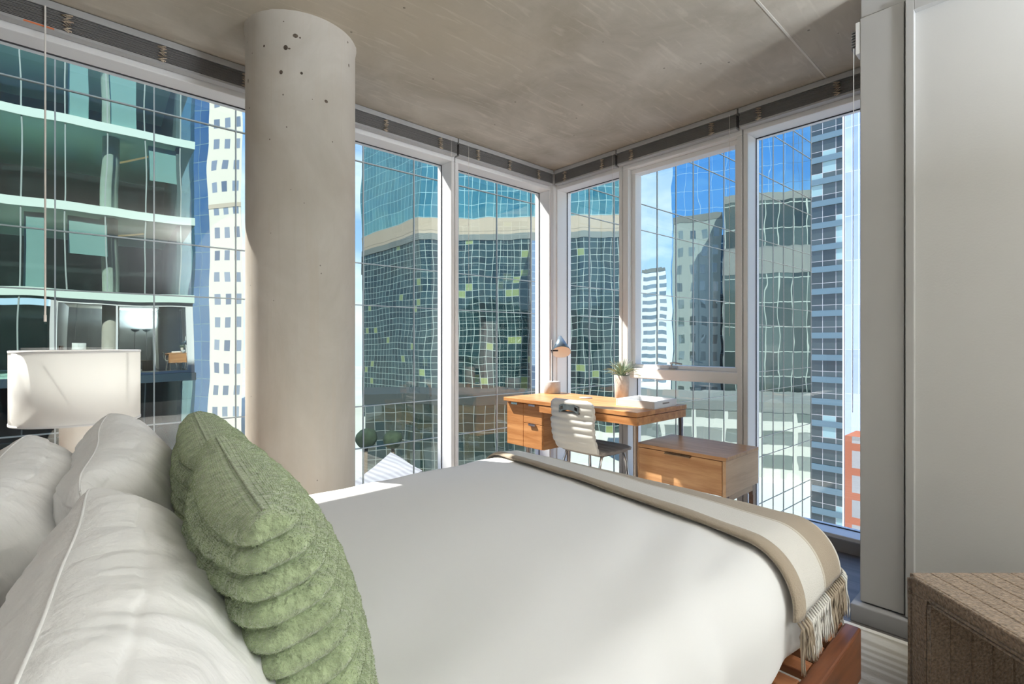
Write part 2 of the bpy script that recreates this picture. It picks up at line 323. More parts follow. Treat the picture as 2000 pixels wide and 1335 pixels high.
# ------------------------------------------------------------------ windows
def to_w(side, a, n, z):     # a along the wall, n outwards from the inner face
    return (a, YW + n, z) if side == 1 else (XW + n, a, z)
def wbox(bm, side, a0, a1, n0, n1, z0, z1, mi=0):
    if side == 1: box(bm, a0, a1, YW + n0, YW + n1, z0, z1, mi)
    else: box(bm, XW + n0, XW + n1, a0, a1, z0, z1, mi)
def window(idx, side, a0, a1, casement=False, jl=.03, jr=.03):
    root = bpy.data.objects.new('window_%d' % idx, None); COL.objects.link(root); struct(root)
    bm = bmesh.new()
    a0i, a1i = a0 + jl, a1 - jr
    wbox(bm, side, a0, a1, 0, DEP + .05, SOF, H)
    wbox(bm, side, a0, a1, 0, DEP + .05, 0, SILL)
    wbox(bm, side, a0, a0i, 0, DEP + .05, SILL, SOF); wbox(bm, side, a1i, a1, 0, DEP + .05, SILL, SOF)
    link('window_frame', bm, M['frame'], root, bevel=.004)
    bm = bmesh.new()
    for aa in (a0i, a1i - .004): wbox(bm, side, aa, aa + .004, DEP - .008, DEP, SILL, SOF)
    wbox(bm, side, a0i, a1i, DEP - .008, DEP, SILL, SILL + .005); wbox(bm, side, a0i, a1i, DEP - .008, DEP, SOF - .005, SOF)
    link('gasket', bm, M['gap'], root)
    if casement:
        zr0, zr1 = .925, 1.005
        bm = bmesh.new()
        wbox(bm, side, a0i, a1i, .02, DEP, zr0, zr1)
        link('transom_rail', bm, M['frame'], root, bevel=.006)
        bm = bmesh.new(); s = .035; n0 = .05
        wbox(bm, side, a0i, a1i, n0, DEP, SOF - s, SOF); wbox(bm, side, a0i, a1i, n0, DEP, zr1, zr1 + .03)
        wbox(bm, side, a0i, a0i + s, n0, DEP, zr1 + .03, SOF - s); wbox(bm, side, a1i - s, a1i, n0, DEP, zr1 + .03, SOF - s)
        link('sash', bm, M['frame'], root, bevel=.004)
        bm = bmesh.new(); am = (a0 + a1) / 2 + .05
        tube(bm, [to_w(side, am, .03, zr1 + .015), to_w(side, am, .0, zr1 + .05), to_w(side, am - .04, -.02, zr1 + .055), to_w(side, am - .10, -.02, zr1 + .045)], .006, 8)
        tube(bm, [to_w(side, am + .03, .03, zr1 + .006), to_w(side, am - .03, .03, zr1 + .006)], .009, 8)
        link('crank_handle', bm, M['rail'], root)
    bm = bmesh.new(); wbox(bm, side, a0i, a1i, DEP, DEP + .002, SILL, SOF)
    # one thin pane only (front face)
    bmesh.ops.delete(bm, geom=list(bm.verts), context='VERTS')
    vs = [bm.verts.new(to_w(side, a, DEP + .001, z)) for a, z in ((a0i, SILL), (a1i, SILL), (a1i, SOF), (a0i, SOF))]; bm.faces.new(vs)
    link('glass_pane', bm, M['glass'], root)
    return root
window(1, 1, XL, 1.14); window(2, 1, 1.146, 2.276); window(3, 1, 2.282, XW - .01, jr=.04)
window(4, 2, 2.375, YW - .01, jr=.04); window(5, 2, 1.425, 2.369, casement=True, jl=.035, jr=.05); window(6, 2, .40, 1.419)
bm = bmesh.new(); box(bm, XW - .035, XW + .18, YW - .035, YW + .18, 0, H); struct(link('trim_1', bm, M['frame'], bevel=.008))
bm = bmesh.new()
box(bm, XL, XW, YW - .012, YW, 0, .07); box(bm, XW - .012, XW, YD, YW - .012, 0, .07); struct(link('baseboard_window', bm, M['base']))
# ------------------------------------------------------------------ blinds drawn up under the ceiling
def blind(side, a0, a1, label, tapes, cords=(), wand=None, tagc=None):
    loc = to_w(side, (a0 + a1) / 2, 0, 0)
    root = thing('venetian_blind', label, 'blind', loc, 0, 'grey venetian blinds drawn up along the windows')
    def L(side, a, n, z): p = to_w(side, a, n, z); return (p[0] - loc[0], p[1] - loc[1], p[2])
    def lb(bm, a0, a1, n0, n1, z0, z1):
        p = L(side, a0, n0, z0); q = L(side, a1, n1, z1); box(bm, min(p[0], q[0]), max(p[0], q[0]), min(p[1], q[1]), max(p[1], q[1]), z0, z1)
    bm = bmesh.new(); lb(bm, a0, a1, -.062, -.004, H - .036, H - .003); link('headrail', bm, M['rail'], root, bevel=.003)
    bm = bmesh.new(); N = 13
    for i in range(N):
        z = H - .042 - i * .0058; j = random.uniform(-.0015, .0015)
        lb(bm, a0 + .006, a1 - .006, -.058 + j, -.008 + j, z - .0035, z)
    link('slat_stack', bm, M['slat'], root)
    zb = H - .042 - N * .0058
    bm = bmesh.new(); lb(bm, a0 + .006, a1 - .006, -.058, -.006, zb - .014, zb); link('bottom_rail', bm, M['rail'], root, bevel=.002)
    for a in tapes:
        bm = bmesh.new(); pts = []
        K = 11
        for k in range(K):
            z = H - .046 - k * (.082 / K); pts.append(L(side, a + .011 * (-1) ** k + random.uniform(-.004, .004), -.064 - .004 * (k % 3), z))
        tube(bm, pts, .0052, 6)
        pts = [(p[0] + (.009 if side == 1 else 0) , p[1] + (0 if side == 1 else .009), p[2] + .003) for p in pts]
        tube(bm, pts, .0035, 6); link('ladder_tape', bm, M['tape'], root)
    for a, zl in cords:
        bm = bmesh.new(); tube(bm, [L(side, a, -.066, H - .03), L(side, a, -.066, zl)], .0013, 6); link('lift_cord', bm, M['cord'], root)
    if wand:
        bm = bmesh.new(); tube(bm, [L(side, wand[0], -.072, H - .04), L(side, wand[0], -.072, wand[1])], .0035, 8)
        tube(bm, [L(side, wand[0], -.072, wand[1]), L(side, wand[0], -.072, wand[1] - .03)], .005, 8); link('tilt_wand', bm, M['cord'], root)
    if tagc:
        bm = bmesh.new(); lb(bm, tagc[0], tagc[1], -.062, -.059, zb - .012, zb - .006); link('orange_label', bm, M['orange'], root)['label'] = 'orange label on the bottom rail'
blind(1, XL + .02, 1.13, 'grey raised blind over the wide window left of the concrete column', (.06, .42, .80), (), (-.01, 1.33), (-.08, .02))
blind(1, 1.15, 2.262, 'grey raised blind just right of the concrete column', (1.30, 1.66, 2.10), ((2.20, 1.9),))
blind(1, 2.27, XW - .065, 'grey raised blind left of the room corner with one bunched tangled tape', (2.45, 2.78, 3.12), ((2.36, 1.6),))
blind(2, 2.395, YW - .065, 'short grey raised blind right of the room corner', (2.92, 2.52), ((2.42, 1.9),))
blind(2, 1.435, 2.385, 'grey raised blind over the window with the crossbar', (2.24, 1.60), ((1.48, 1.25),))
blind(2, .50, 1.425, 'grey raised blind beside the tall grey wardrobe panel', (1.29, .86), ((.715, .1),))
# ------------------------------------------------------------------ wardrobe wall at right
bm = bmesh.new(); box(bm, XD, XW, YB, .592, 2.625, H); box(bm, XD + .07, XW, YB, .592, 0, 2.625); struct(link('wall_wardrobe', bm, M['wardrobe'], bevel=.003))
bm = bx(XD - .05, XW, YB, .62, 0, .075); struct(link('baseboard_wardrobe', bm, M['base'], bevel=.004))
w = thing('wardrobe_door', 'tall plain grey panel door beside the right window', 'door', (XD, .4, 0))
link('door_panel', bx(-.012, .07, .438 - .4, .592 - .4, .082, 2.62), M['wardrobe'], w, bevel=.003)
w = thing('sliding_panel', 'large off white panel in a grey frame at the right edge', 'door', (XD, 0, 0))
bm = bmesh.new(); box(bm, -.03, .068, .403, .431, .082, 2.62); box(bm, -.03, .06, -1.8, .403, 2.56, 2.62)
link('panel_frame', bm, M['wardrobe'], w, bevel=.002)
link('panel', bx(.0, .068, -1.8, .403, .082, 2.56), M['wallw'], w)
# blind end bracket fixed by the wardrobe corner
w = thing('blind_bracket', 'small white bracket with slat ends at the wardrobe top corner', 'bracket', (XD + .02, .61, 2.5))
bm = bmesh.new(); box(bm, -.03, .03, -.018, .0, -.03, .11); link('plate', bm, M['white'], w, bevel=.003)
bm = bmesh.new()
for i in range(7): box(bm, -.025, .03, 0, .016, .0 + i * .012, .006 + i * .012)
link('slat_end', bm, M['slat'], w)
bm = bmesh.new(); tube(bm, [(-.03, .006, 0), (-.03, .01, -1.6)], .0014, 6); link('pull_cord', bm, M['cord'], w)
# ------------------------------------------------------------------ rug
bm = bx(.2, 2.51, -1.4, 2.35, .0, .012); o = tag(link('area_rug', bm, M['rug'], bevel=.004), 'cream rug with broken beige bands on the dark floor under the bed', 'rug')
bm = bmesh.new(); box(bm, 2.495, 2.52, -1.4, 2.35, .0, .015); link('rug_border', bm, M['cord'], o)
# ------------------------------------------------------------------ bed
BX0, BX1, BY0, BY1, BZ0, BZ1 = -.30, 1.90, .475, 2.03, .27, .625
RB = .13
def bed_point(sx, sw, off=0.0):
    """sx: path along the length, sw: path across (near side is small). both may run over the edge"""
    xf = BX1 - RB; y0 = BY0 + RB; y1 = BY1 - RB; q = math.pi / 2 * RB
    ex = max(0, sx - xf); en = max(0, y0 - sw); ef = max(0, sw - y1)
    ax = min(ex, q) / RB; an = min(en, q) / RB; af = min(ef, q) / RB; aw = an if en > 0 else af; sgn = -1 if en > 0 else 1
    nv = Vector((math.sin(ax), sgn * math.sin(aw), math.cos(ax) * math.cos(aw)))
    if nv.length < 1e-6: nv = Vector((1, sgn, 0))
    nv.normalize()
    z = BZ1 - RB
    p = Vector((min(sx, xf), min(max(sw, y0), y1), z)) + nv * (RB + off)
    p.z -= max(0, ex - q, en - q, ef - q)
    u = (sx - BX0) / (BX1 - BX0); v = (sw - BY0) / (BY1 - BY0)
    if 0 < u < 1 and 0 < v < 1: p.z += .02 * math.sin(math.pi * min(1, max(0, u))) ** .5 * math.sin(math.pi * v) ** .6
    return p, nv
bm = bmesh.new(); NX, NY = 190, 170
sxs = [BX0 + (BX1 - RB + .42 - BX0) * i / NX for i in range(NX + 1)]
sws = [BY0 + RB - .43 + (BY1 - BY0 - 2 * RB + .86) * j / NY for j in range(NY + 1)]
grid = []
for sx in sxs:
    row = []
    for sw in sws:
        p, nv = bed_point(sx, sw)
        side = max(0, min(1, (BY0 + RB - sw) / .15), min(1, (sw - BY1 + RB) / .15), min(1, (sx - BX1 + RB) / .15))
        w_ = .0035 * fbm(p.x * 1.2, p.y * 1.2, p.z, 2.2, 3)
        # long soft pulls running away from the pillows towards the near corner
        a = p.x * .62 + p.y * .78; w_ += .0042 * math.sin((p.x * .5 - p.y * 1.4) * 14 + 3 * noise.noise((p.x * 2, p.y * 2, 0))) * max(0, 1 - abs(p.y - .75) / .5)
        w_ += side * (.012 * noise.noise((p.x * 6, p.y * 6, .4 * p.z)) + .008 * math.sin(p.x * 21 + 2 * noise.noise((p.x * 3, 1, 1))))
        p = p + nv * w_
        if p.z < .40: # tucked under the mattress
            k = (.40 - p.z) / .09; p -= Vector((nv.x, nv.y, 0)) * (.075 * min(1.3, k) ** 1.6); p.z = max(p.z, .335)
        row.append(bm.verts.new(p))
    grid.append(row)
for i in range(NX):
    for j in range(NY): bm.faces.new((grid[i][j], grid[i + 1][j], grid[i + 1][j + 1], grid[i][j + 1])).smooth = True
tag(link('bed_sheet', bm, M['bed'], smooth=True), 'smooth white bed sheet pulled over the mattress, wrinkled at the near side', 'bedding')
bed = thing('platform_bed', 'reddish brown wooden slatted bed frame under the white bedding', 'bed', (.8, 1.25, 0))
def loc_box(x0, x1, y0, y1, z0, z1): return bx(x0 - .8, x1 - .8, y0 - 1.25, y1 - 1.25, z0, z1)
link('mattress', loc_box(BX0 + .02, BX1 - .06, BY0 + .06, BY1 - .06, .325, BZ1 - .06), M['bed'], bed, bevel=.04)
for y0 in (.415, 2.02): link('side_rail', loc_box(XL + .05, 1.845, y0, y0 + .045, .17, .33), M['woodr'], bed, bevel=.006)
link('foot_rail', loc_box(1.80, 1.85, .465, 2.02, .17, .325), M['woodry'], bed, bevel=.006)
link('head_board', loc_box(XL + .01, XL + .05, .415, 2.07, .1, 1.05), M['woodry'], bed, bevel=.006)
for k in range(22):
    x = XL + .12 + k * .104
    if x > 1.78: break
    link('slat', loc_box(x, x + .06, .461, 2.02, .30, .326), M['woodry'], bed, bevel=.004)
for x in (XL + .1, 1.72):
    for y in (.44, 1.98):
        bm = bmesh.new(); tube(bm, [(x - .8, y - 1.25, .17), (x - .8, y - 1.25, 0.012)], [.035, .025], 12); link('leg', bm, M['woodr'], bed)
# throw blanket over the foot end
bm = bmesh.new(); uvl = bm.loops.layers.uv.new('UVMap'); NA, NB = 50, 150; G = []
q = math.pi / 2 * RB
wn0, wn1 = BY0 + RB - q * .9 - .02, BY1 - RB + .10
for i in range(NA + 1):
    u = i / NA; row = []
    for j in range(NB + 1):
        v = j / NB; sw = wn0 + (wn1 - wn0) * v
        x0 = 1.40 + .26 * min(1, max(0, (sw - wn0) / 1.5)) ** .75; x1 = BX1 - RB + .33
        sx = x0 + (x1 - x0) * u + .006 * noise.noise((sw * 4, 0, u))
        p, nv = bed_point(sx, sw, .012 + .004 * fbm(sx, sw, 0, 5, 2) + (.008 if u < .1 else 0) * math.sin(min(1, u * 10) * math.pi))
        row.append((bm.verts.new(p), u, v, p.copy(), nv.copy()))
    G.append(row)
for i in range(NA):
    for j in range(NB):
        qd = (G[i][j], G[i + 1][j], G[i + 1][j + 1], G[i][j + 1]); f = bm.faces.new([x[0] for x in qd]); f.smooth = True
        for lp, x in zip(f.loops, qd): lp[uvl].uv = (min(.999, x[1]), x[2])
thr = tag(link('throw_blanket', bm, M['throw'], smooth=True), 'cream and tan striped throw with knotted fringe laid across the foot of the bed', 'blanket')
md = thr.modifiers.new('thick', 'SOLIDIFY'); md.thickness = .008; md.offset = 1
NT = 46
for i in range(NT):
    u = (i + .5) / NT * .97; gi = u * NA; i0 = int(gi); h_ = gi - i0
    p0 = G[i0][0][3].lerp(G[i0 + 1][0][3], h_); nv = G[i0][0][4]
    stripe = u < .085 or .33 < u < .55 or .80 < u < .9
    L_ = random.uniform(.085, .115); out_ = Vector((nv.x, nv.y, 0))
    if out_.length < .1: out_ = Vector((0, -1, 0))
    out_.normalize(); tang = Vector((1, 0, 0)) * random.uniform(-.02, .02) + Vector((0, -1, 0)) * random.uniform(0, .012); bm = bmesh.new()
    for s_ in range(5):
        a_ = s_ * 2 * math.pi / 5; o_ = Vector((math.cos(a_) * .0035, math.sin(a_) * .003, 0)); tw = Vector((random.uniform(-.007, .007), random.uniform(-.003, .003), 0))
        pts = [p0 + nv * .010 + o_ * .6, p0 + nv * .013 + out_ * .007 + Vector((0, 0, -.012)) + o_ * .5]
        for k in range(1, 6): pts.append(p0 + nv * .010 + out_ * .008 + tang * (k / 5) + tw * math.sin(k * 1.25) + o_ * (.8 + .16 * k) + Vector((0, 0, -.012 - L_ * k / 5)))
        tube(bm, pts, [.002, .0032, .0022, .0024, .0022, .0018, .0008], 5)
    link('tassel', bm, M['fringe_tan'] if stripe else M['fringe_cream'], thr, smooth=True)['label'] = 'knotted tan tassel' if stripe else 'knotted cream tassel'
# ------------------------------------------------------------------ pillows
def frame_from(top_far, top_near, down):
    """local axes: x from near to far along the top edge, z up the pillow, y = face normal"""
    ex = (Vector(top_far) - Vector(top_near)).normalized(); ez = -Vector(down); ez = (ez - ex * ez.dot(ex)).normalized(); ey = ez.cross(ex)
    mt = Matrix((ex, ey, ez)).transposed().to_4x4(); return ex, ey, ez, mt
def pillow(name, label, top_far, top_near, down, height, T, mat, seed=0, ribs=0, n=90, pinch=.045, group=None, flange=False, cat='pillow', crumple=1.0):
    ex, ey, ez, mt = frame_from(top_far, top_near, down)
    W = (Vector(top_far) - Vector(top_near)).length; Hh = height
    c = (Vector(top_far) + Vector(top_near)) / 2 - ez * Hh / 2
    bm = bmesh.new(); layers = []
    for s in (1, -1):
        G = []
        for i in range(n + 1):
            u = -math.cos(math.pi * i / n) if not ribs else 2 * i / n - 1
            u = math.copysign(abs(u) ** .9, u) if not ribs else math.sin(u * math.pi / 2)
            row = []
            for j in range(n + 1):
                v = -math.cos(math.pi * j / n) if not ribs else math.copysign(1 - (1 - abs(2 * j / n - 1)) ** 1.25, 2 * j / n - 1)
                if s == -1 and (i in (0, n) or j in (0, n)):
                    row.append(layers[0][i][j]); continue
                p_ = 2.2 if not ribs else 2.4
                prof = max(0, 1 - abs(u) ** p_) ** .55 * max(0, 1 - abs(v) ** p_) ** .55
                x = W / 2 * u * (1 - pinch * (1 - v * v) * abs(u) ** 2); z = Hh / 2 * v * (1 - pinch * (1 - u * u) * abs(v) ** 2)
                y = T / 2 * prof
                if not ribs: x *= 1 - .09 * abs(v) ** 9; z *= 1 - .09 * abs(u) ** 9
                if ribs:
                    edge = max(abs(u), 0)
                    ph = (v + 1) / 2 * ribs; fr = ph - math.floor(ph); hump = math.sqrt(max(0, 1 - (2 * fr - 1) ** 2))
                    y += (.027 * hump - .014) * min(1, prof * 4 + .35) + .011
                    if s == 1 and abs(u) == 1 or abs(v) == 1: y = 0
                    bul = .022 * hump
                    if abs(u) > .8: x += math.copysign(bul * (abs(u) - .8) / .2, u)
                    y += .0018 * noise.noise((x * 60 + seed, z * 60, s * 3)) * min(1, prof * 5)
                else:
                    e = max(abs(u), abs(v)) ; ed = max(0, (e - .45) / .55)
                    # gathers running in from the seams
                    gu = noise.noise((z * 16 + seed, x * 3, s * 5)) * (abs(u) ** 3) + noise.noise((x * 16 + seed, z * 3, s * 5 + 9)) * (abs(v) ** 3)
                    y += crumple * (.016 * gu * min(1, prof * 3) + .010 * fbm(x + seed, z, s, 5, 3) * min(1, prof * 2))
                    du = (1 - abs(u)) * W / 2; dv = (1 - abs(v)) * Hh / 2
                    rg = lambda a_: (1 - min(1, abs(a_) * 2.6)) ** 2
                    y += min(1, prof * 2.5) * (.007 * rg(noise.noise((z * 26 + seed, x * 4, s * 2))) * math.exp(-du / .07) + .007 * rg(noise.noise((x * 26 + seed, z * 4, s * 2 + 5))) * math.exp(-dv / .07))
                    y += min(1, prof * 2) * .006 * rg(noise.noise((x * 5 + z * 3 + seed, z * 4 - x * 2, s * 4))) 
                    y -= min(1, prof * 6) * .0035 * (math.exp(-((dv - .032) / .0035) ** 2) + math.exp(-((du - .032) / .0035) ** 2))
                    y += crumple * .004 * noise.noise((x * 28 + z * 9 + seed, z * 22, s)) * min(1, prof * 3)
                yc = .012 * noise.noise((x * 4 + seed, z * 4, 7)) if not ribs else .006 * noise.noise((x * 4 + seed, z * 4, 7))
                row.append(bm.verts.new((x, s * y + yc, z)))
            G.append(row)
        layers.append(G)
        for i in range(n):
            for j in range(n):
                f4 = (G[i][j], G[i + 1][j], G[i + 1][j + 1], G[i][j + 1])
                if s == 1: f4 = f4[::-1]
                try: bm.faces.new(f4).smooth = True
                except Exception: pass
    o = link(name, bm, mat, smooth=True); o.matrix_world = Matrix.Translation(c) @ mt; tag(o, label, cat, group)
    # seam cord round the edge
    G = layers and None
    bm = bmesh.new(); pts = []
    kr = 0 if ribs else .09
    def edge(u, v): return (W / 2 * u * (1 - pinch * (1 - v * v) * abs(u) ** 2) * (1 - kr * abs(v) ** 9), .012 * noise.noise((W / 2 * u * 4 + seed, Hh / 2 * v * 4, 7)) if not ribs else 0, Hh / 2 * v * (1 - pinch * (1 - u * u) * abs(v) ** 2) * (1 - kr * abs(u) ** 9))
    K = 40
    for k in range(K): pts.append(edge(-1 + 2 * k / K, 1))
    for k in range(K): pts.append(edge(1, 1 - 2 * k / K))
    for k in range(K): pts.append(edge(1 - 2 * k / K, -1))
    for k in range(K + 1): pts.append(edge(-1, -1 + 2 * k / K))
    tube(bm, pts, .0022 if ribs else .0018, 6); link('seam', bm, mat, o, smooth=True)
    return o
def fur(o):
    md = o.modifiers.new('nap', 'PARTICLE_SYSTEM'); ps = md.particle_system.settings
    ps.type = 'HAIR'; ps.count = 110000; ps.hair_length = .0018; ps.root_radius = .6; ps.tip_radius = .2; ps.radius_scale = .0014
    ps.hair_step = 2; ps.display_step = 1; ps.render_step = 1; ps.use_even_distribution = True
GP = 'white pillows leaning at the head of the bed'
pillow('bed_pillow', 'white pillow in the back row nearest the window, behind the taller one', (-.025, 1.65, 1.012), (-.15, 1.12, .945), (.28, 0, -1), .50, .26, M['pillow'], 1, n=130, group=GP)
pillow('bed_pillow', 'white pillow at the lower left edge, back row nearest the camera', (-.20, 1.10, .95), (-.22, .42, .95), (.30, 0, -1), .50, .26, M['pillow'], 5, n=130, group=GP)
pillow('bed_pillow', 'tall white pillow in front of the drum table lamp', (.12, 1.69, 1.043), (.03, 1.13, .965), (.38, 0, -1), .46, .24, M['pillow'], 9, n=130, group=GP)
pillow('bed_pillow', 'large white pillow in the foreground behind the nearer green cushion', (.05, 1.045, 1.0), (-.03, .36, .99), (.42, 0, -1), .47, .25, M['pillow'], 14, n=160, group=GP)
GG = 'ribbed green plush cushions'
pillow('plush_cushion', 'ribbed sage green plush cushion farther away, half hidden', (.265, 1.45, 1.035), (.22, 1.03, 1.01), (.30, .05, -1), .44, .15, M['green'], 3, ribs=14, n=150, pinch=.03, group=GG, cat='cushion')
pillow('plush_cushion', 'ribbed sage green plush cushion closest to the camera', (.215, .99, 1.045), (.165, .56, 1.035), (.26, 0, -1), .46, .145, M['green'], 8, ribs=15, n=190, pinch=.03, group=GG, cat='cushion')
for o in [x for x in SC.objects if x.name.startswith('plush_cushion')]: fur(o)
# ------------------------------------------------------------------ nightstand and drum lamp
ns = thing('nightstand', 'wooden nightstand under the drum lamp behind the pillows', 'nightstand', (.06, 2.60, 0))
link('body', bx(-.28, .28, -.21, .21, .22, .52), M['woodc'], ns, bevel=.004)
link('drawer', bx(-.26, .26, -.225, -.212, .25, .49), M['woodc'], ns, bevel=.003)
for sx in (-.24, .24):
    for sy in (-.17, .17):
        bm = bmesh.new(); tube(bm, [(sx, sy, .22), (sx * 1.05, sy * 1.05, 0)], [.02, .012], 10); link('leg', bm, M['woodc'], ns)
LX, LY = .088, 2.64
tl = thing('table_lamp', 'white ceramic table lamp with wide white drum shade at left', 'lamp', (LX, LY, .52))
bm = bmesh.new(); lathe(bm, [(0, 0), (.085, 0), (.095, .01), (.10, .05), (.098, .12), (.085, .165), (.062, .20), (.058, .24), (.058, .36), (.055, .375), (0, .375)]); link('lamp_base', bm, M['ceramic'], tl)
bm = bmesh.new(); lathe(bm, [(.012, .37), (.012, .50)], 12); link('lamp_stem', bm, M['chrome'], tl)
bm = bmesh.new(); RS = .199; lathe(bm, [(RS, .38), (RS, .655), (RS - .003, .655), (RS - .003, .38), (RS, .38)], 72); link('lamp_shade', bm, M['linen'], tl)
for zz in (.382, .653):
    bm = bmesh.new(); lathe(bm, [(RS + .0015, zz - .004), (RS + .0015, zz + .004), (RS - .005, zz + .004), (RS - .005, zz - .004), (RS + .0015, zz - .004)], 72); link('shade_trim', bm, M['white'], tl)
bm = bmesh.new()
for k in range(3):
    a = k * 2 * math.pi / 3; tube(bm, [(0, 0, .50), (RS * .99 * math.cos(a), RS * .99 * math.sin(a), .60)], .0025, 6)
link('spider', bm, M['chrome'], tl)
bm = bmesh.new(); bmesh.ops.create_uvsphere(bm, u_segments=16, v_segments=10, radius=.032, matrix=Matrix.Translation((0, 0, .47))); link('bulb', bm, M['white'], tl, smooth=True)
# ------------------------------------------------------------------ desk
DZ = .765; DX0, DX1, DY0, DY1 = 2.72, 3.345, 1.80, 3.06
dk = thing('writing_desk', 'honey coloured wooden desk in the window corner', 'desk', ((DX0 + DX1) / 2, (DY0 + DY1) / 2, 0))
ox, oy = (DX0 + DX1) / 2, (DY0 + DY1) / 2
def db(x0, x1, y0, y1, z0, z1): return bx(x0 - ox, x1 - ox, y0 - oy, y1 - oy, z0, z1)
link('desk_top', db(DX0, DX1, DY0, DY1, DZ - .03, DZ), M['wood'], dk, bevel=.003)
bm = bmesh.new()
for a in ((DX0 + .004, DX0 + .022, DY0 + .004, 2.66, DZ - .085, DZ - .034), (DX0 + .022, DX1 - .004, DY0 + .004, DY0 + .022, DZ - .085, DZ - .034), (DX1 - .022, DX1 - .004, DY0 + .022, 2.66, DZ - .085, DZ - .034)):
    box(bm, a[0] - ox, a[1] - ox, a[2] - oy, a[3] - oy, a[4], a[5])
link('apron', bm, M['wood'], dk, bevel=.002)
link('recess', db(DX0 + .02, DX1 - .02, DY0 + .02, 2.66, DZ - .035, DZ - .03), M['gap'], dk)
cab = link('drawer_cabinet', db(DX0 + .055, DX1 - .02, 2.66, DY1 - .003, .385, DZ - .036), M['woodx'], dk, bevel=.002)
mid = 2.865
for nm, a in (('door', (mid + .002, DY1 - .005, .388, DZ - .040)), ('drawer', (2.662, mid - .002, .578, DZ - .040)), ('drawer', (2.662, mid - .002, .388, .574))):
    o = link(nm, db(DX0 + .036, DX0 + .054, *a), M['wood'], dk, bevel=.0015)
    yc = (a[0] + a[1]) / 2; bm = bmesh.new(); box(bm, DX0 + .026 - ox, DX0 + .05 - ox, yc - .035 - oy, yc + .035 - oy, a[3] - .002, a[3] + .002); box(bm, DX0 + .024 - ox, DX0 + .027 - ox, yc - .035 - oy, yc + .035 - oy, a[3] - .012, a[3] + .002)
    link('pull', bm, M['chrome'], o)
for (x, y) in ((DX0 + .03, DY0 + .03), (DX1 - .03, DY0 + .03), (DX0 + .08, DY1 - .2), (DX1 - .05, DY1 - .2)):
    zt = DZ - .034 if y < 2 else .385
    bm = bmesh.new(); tube(bm, [(x - ox, y - oy, zt), (x - ox, y - oy, 0)], [.018, .013], 14); link('leg', bm, M['steel'], dk)
# desk lamp
px_, py_ = 3.235, 3.0
dl = thing('desk_lamp', 'desk lamp with tilted grey blue cone shade on a round concrete base', 'lamp', (px_, py_, DZ))
bm = bmesh.new(); lathe(bm, [(0, 0), (.068, 0), (.072, .004), (.072, .098), (.068, .103), (0, .103)], 40); link('lamp_base', bm, M['concrete_lamp'], dl)
bm = bmesh.new(); tube(bm, [(0, .0, .10), (0, .0, .465)], .006, 10); tube(bm, [tuple(RT * -.012 + Vector((0, 0, .37))), tuple(RT * .05 + Vector((0, 0, .37)))], .007, 8); link('pole', bm, M['black'], dl)
bm = bmesh.new(); lathe(bm, [(.004, .09), (.014, .085), (.085, -.085), (.083, -.086), (.012, .078), (.0, .078)], 40)
# inner colour on the inside faces
for f in bm.faces:
    pass
o = link('lamp_shade', bm, [M['lampcone'], M['lampin']], dl)
for p in o.data.polygons:
    if p.index >= 3 * 40: p.material_index = 1
o.matrix_local = Matrix.Translation(RT * .078 + Vector((0, 0, .425)) + FW * .04) @ Matrix.Rotation(R(37), 4, Vector((0, 0, 1)).cross(FW))
# plant
pl = thing('potted_plant', 'spiky green plant in a rough stone pot on the desk', 'plant', (3.27, 2.30, DZ))
bm = bmesh.new(); lathe(bm, [(0, 0), (.045, 0), (.05, .005), (.060, .185), (.056, .188), (.052, .175), (0, .175)], 32); link('pot', bm, M['pot'], pl)
bm = bmesh.new(); lathe(bm, [(.053, .177), (0, .179)], 24); link('soil', bm, M['soil'], pl)
bm = bmesh.new()
for k in range(120):
    a = random.uniform(0, 2 * math.pi); sp = random.uniform(.02, .13); hh = random.uniform(.08, .16) - sp * .35; b0 = random.uniform(0, .03)
    w0 = random.uniform(.0045, .008); prev = None; dx, dy = math.cos(a), math.sin(a); tx, ty = -dy, dx
    for s in range(6):
        t_ = s / 5; r_ = b0 + sp * t_ ** 1.5; z_ = .177 + hh * (t_ ** .85) - (.03 if sp > .1 else 0) * t_ ** 3; ww = w0 * (1 - t_) ** .6 * (.7 + t_ if t_ < .3 else 1)
        c1 = bm.verts.new((dx * r_ + tx * ww, dy * r_ + ty * ww, z_)); c2 = bm.verts.new((dx * r_ - tx * ww, dy * r_ - ty * ww, z_)); c3 = bm.verts.new((dx * r_, dy * r_, z_ - .003))
        if prev: bm.faces.new((prev[0], prev[2], c3, c1)); bm.faces.new((prev[2], prev[1], c2, c3))
        prev = (c1, c2, c3)
link('foliage', bm, M['leaf'], pl)
# tray
tr = thing('serving_tray', 'shallow white tray near the right end of the desk', 'tray', (3.085, 1.965, DZ), R(2))
TX, TY = .15, .15
bm = bmesh.new(); box(bm, -TX, TX, -TY, TY, 0, .008); box(bm, -TX, TX, -TY, -TY + .012, .008, .05); box(bm, -TX, TX, TY - .012, TY, .008, .05); box(bm, -TX, -TX + .012, -TY + .012, TY - .012, .008, .05); box(bm, TX - .012, TX, -TY + .012, TY - .012, .008, .05)
link('tray_body', bm, M['tray'], tr, bevel=.002)
bm = bmesh.new(); box(bm, -.045, .045, -TY - .001, -TY + .002, .026, .036); link('grip_slot', bm, M['pad'], tr)
bm = bmesh.new(); lathe(bm, [(0, 0), (.05, 0), (.052, .003), (.05, .006), (0, .006)], 32)
o = tag(link('round_coaster', bm, M['pad']), 'flat dark grey coaster in the middle of the desk', 'coaster'); o.location = (3.14, 2.55, DZ)
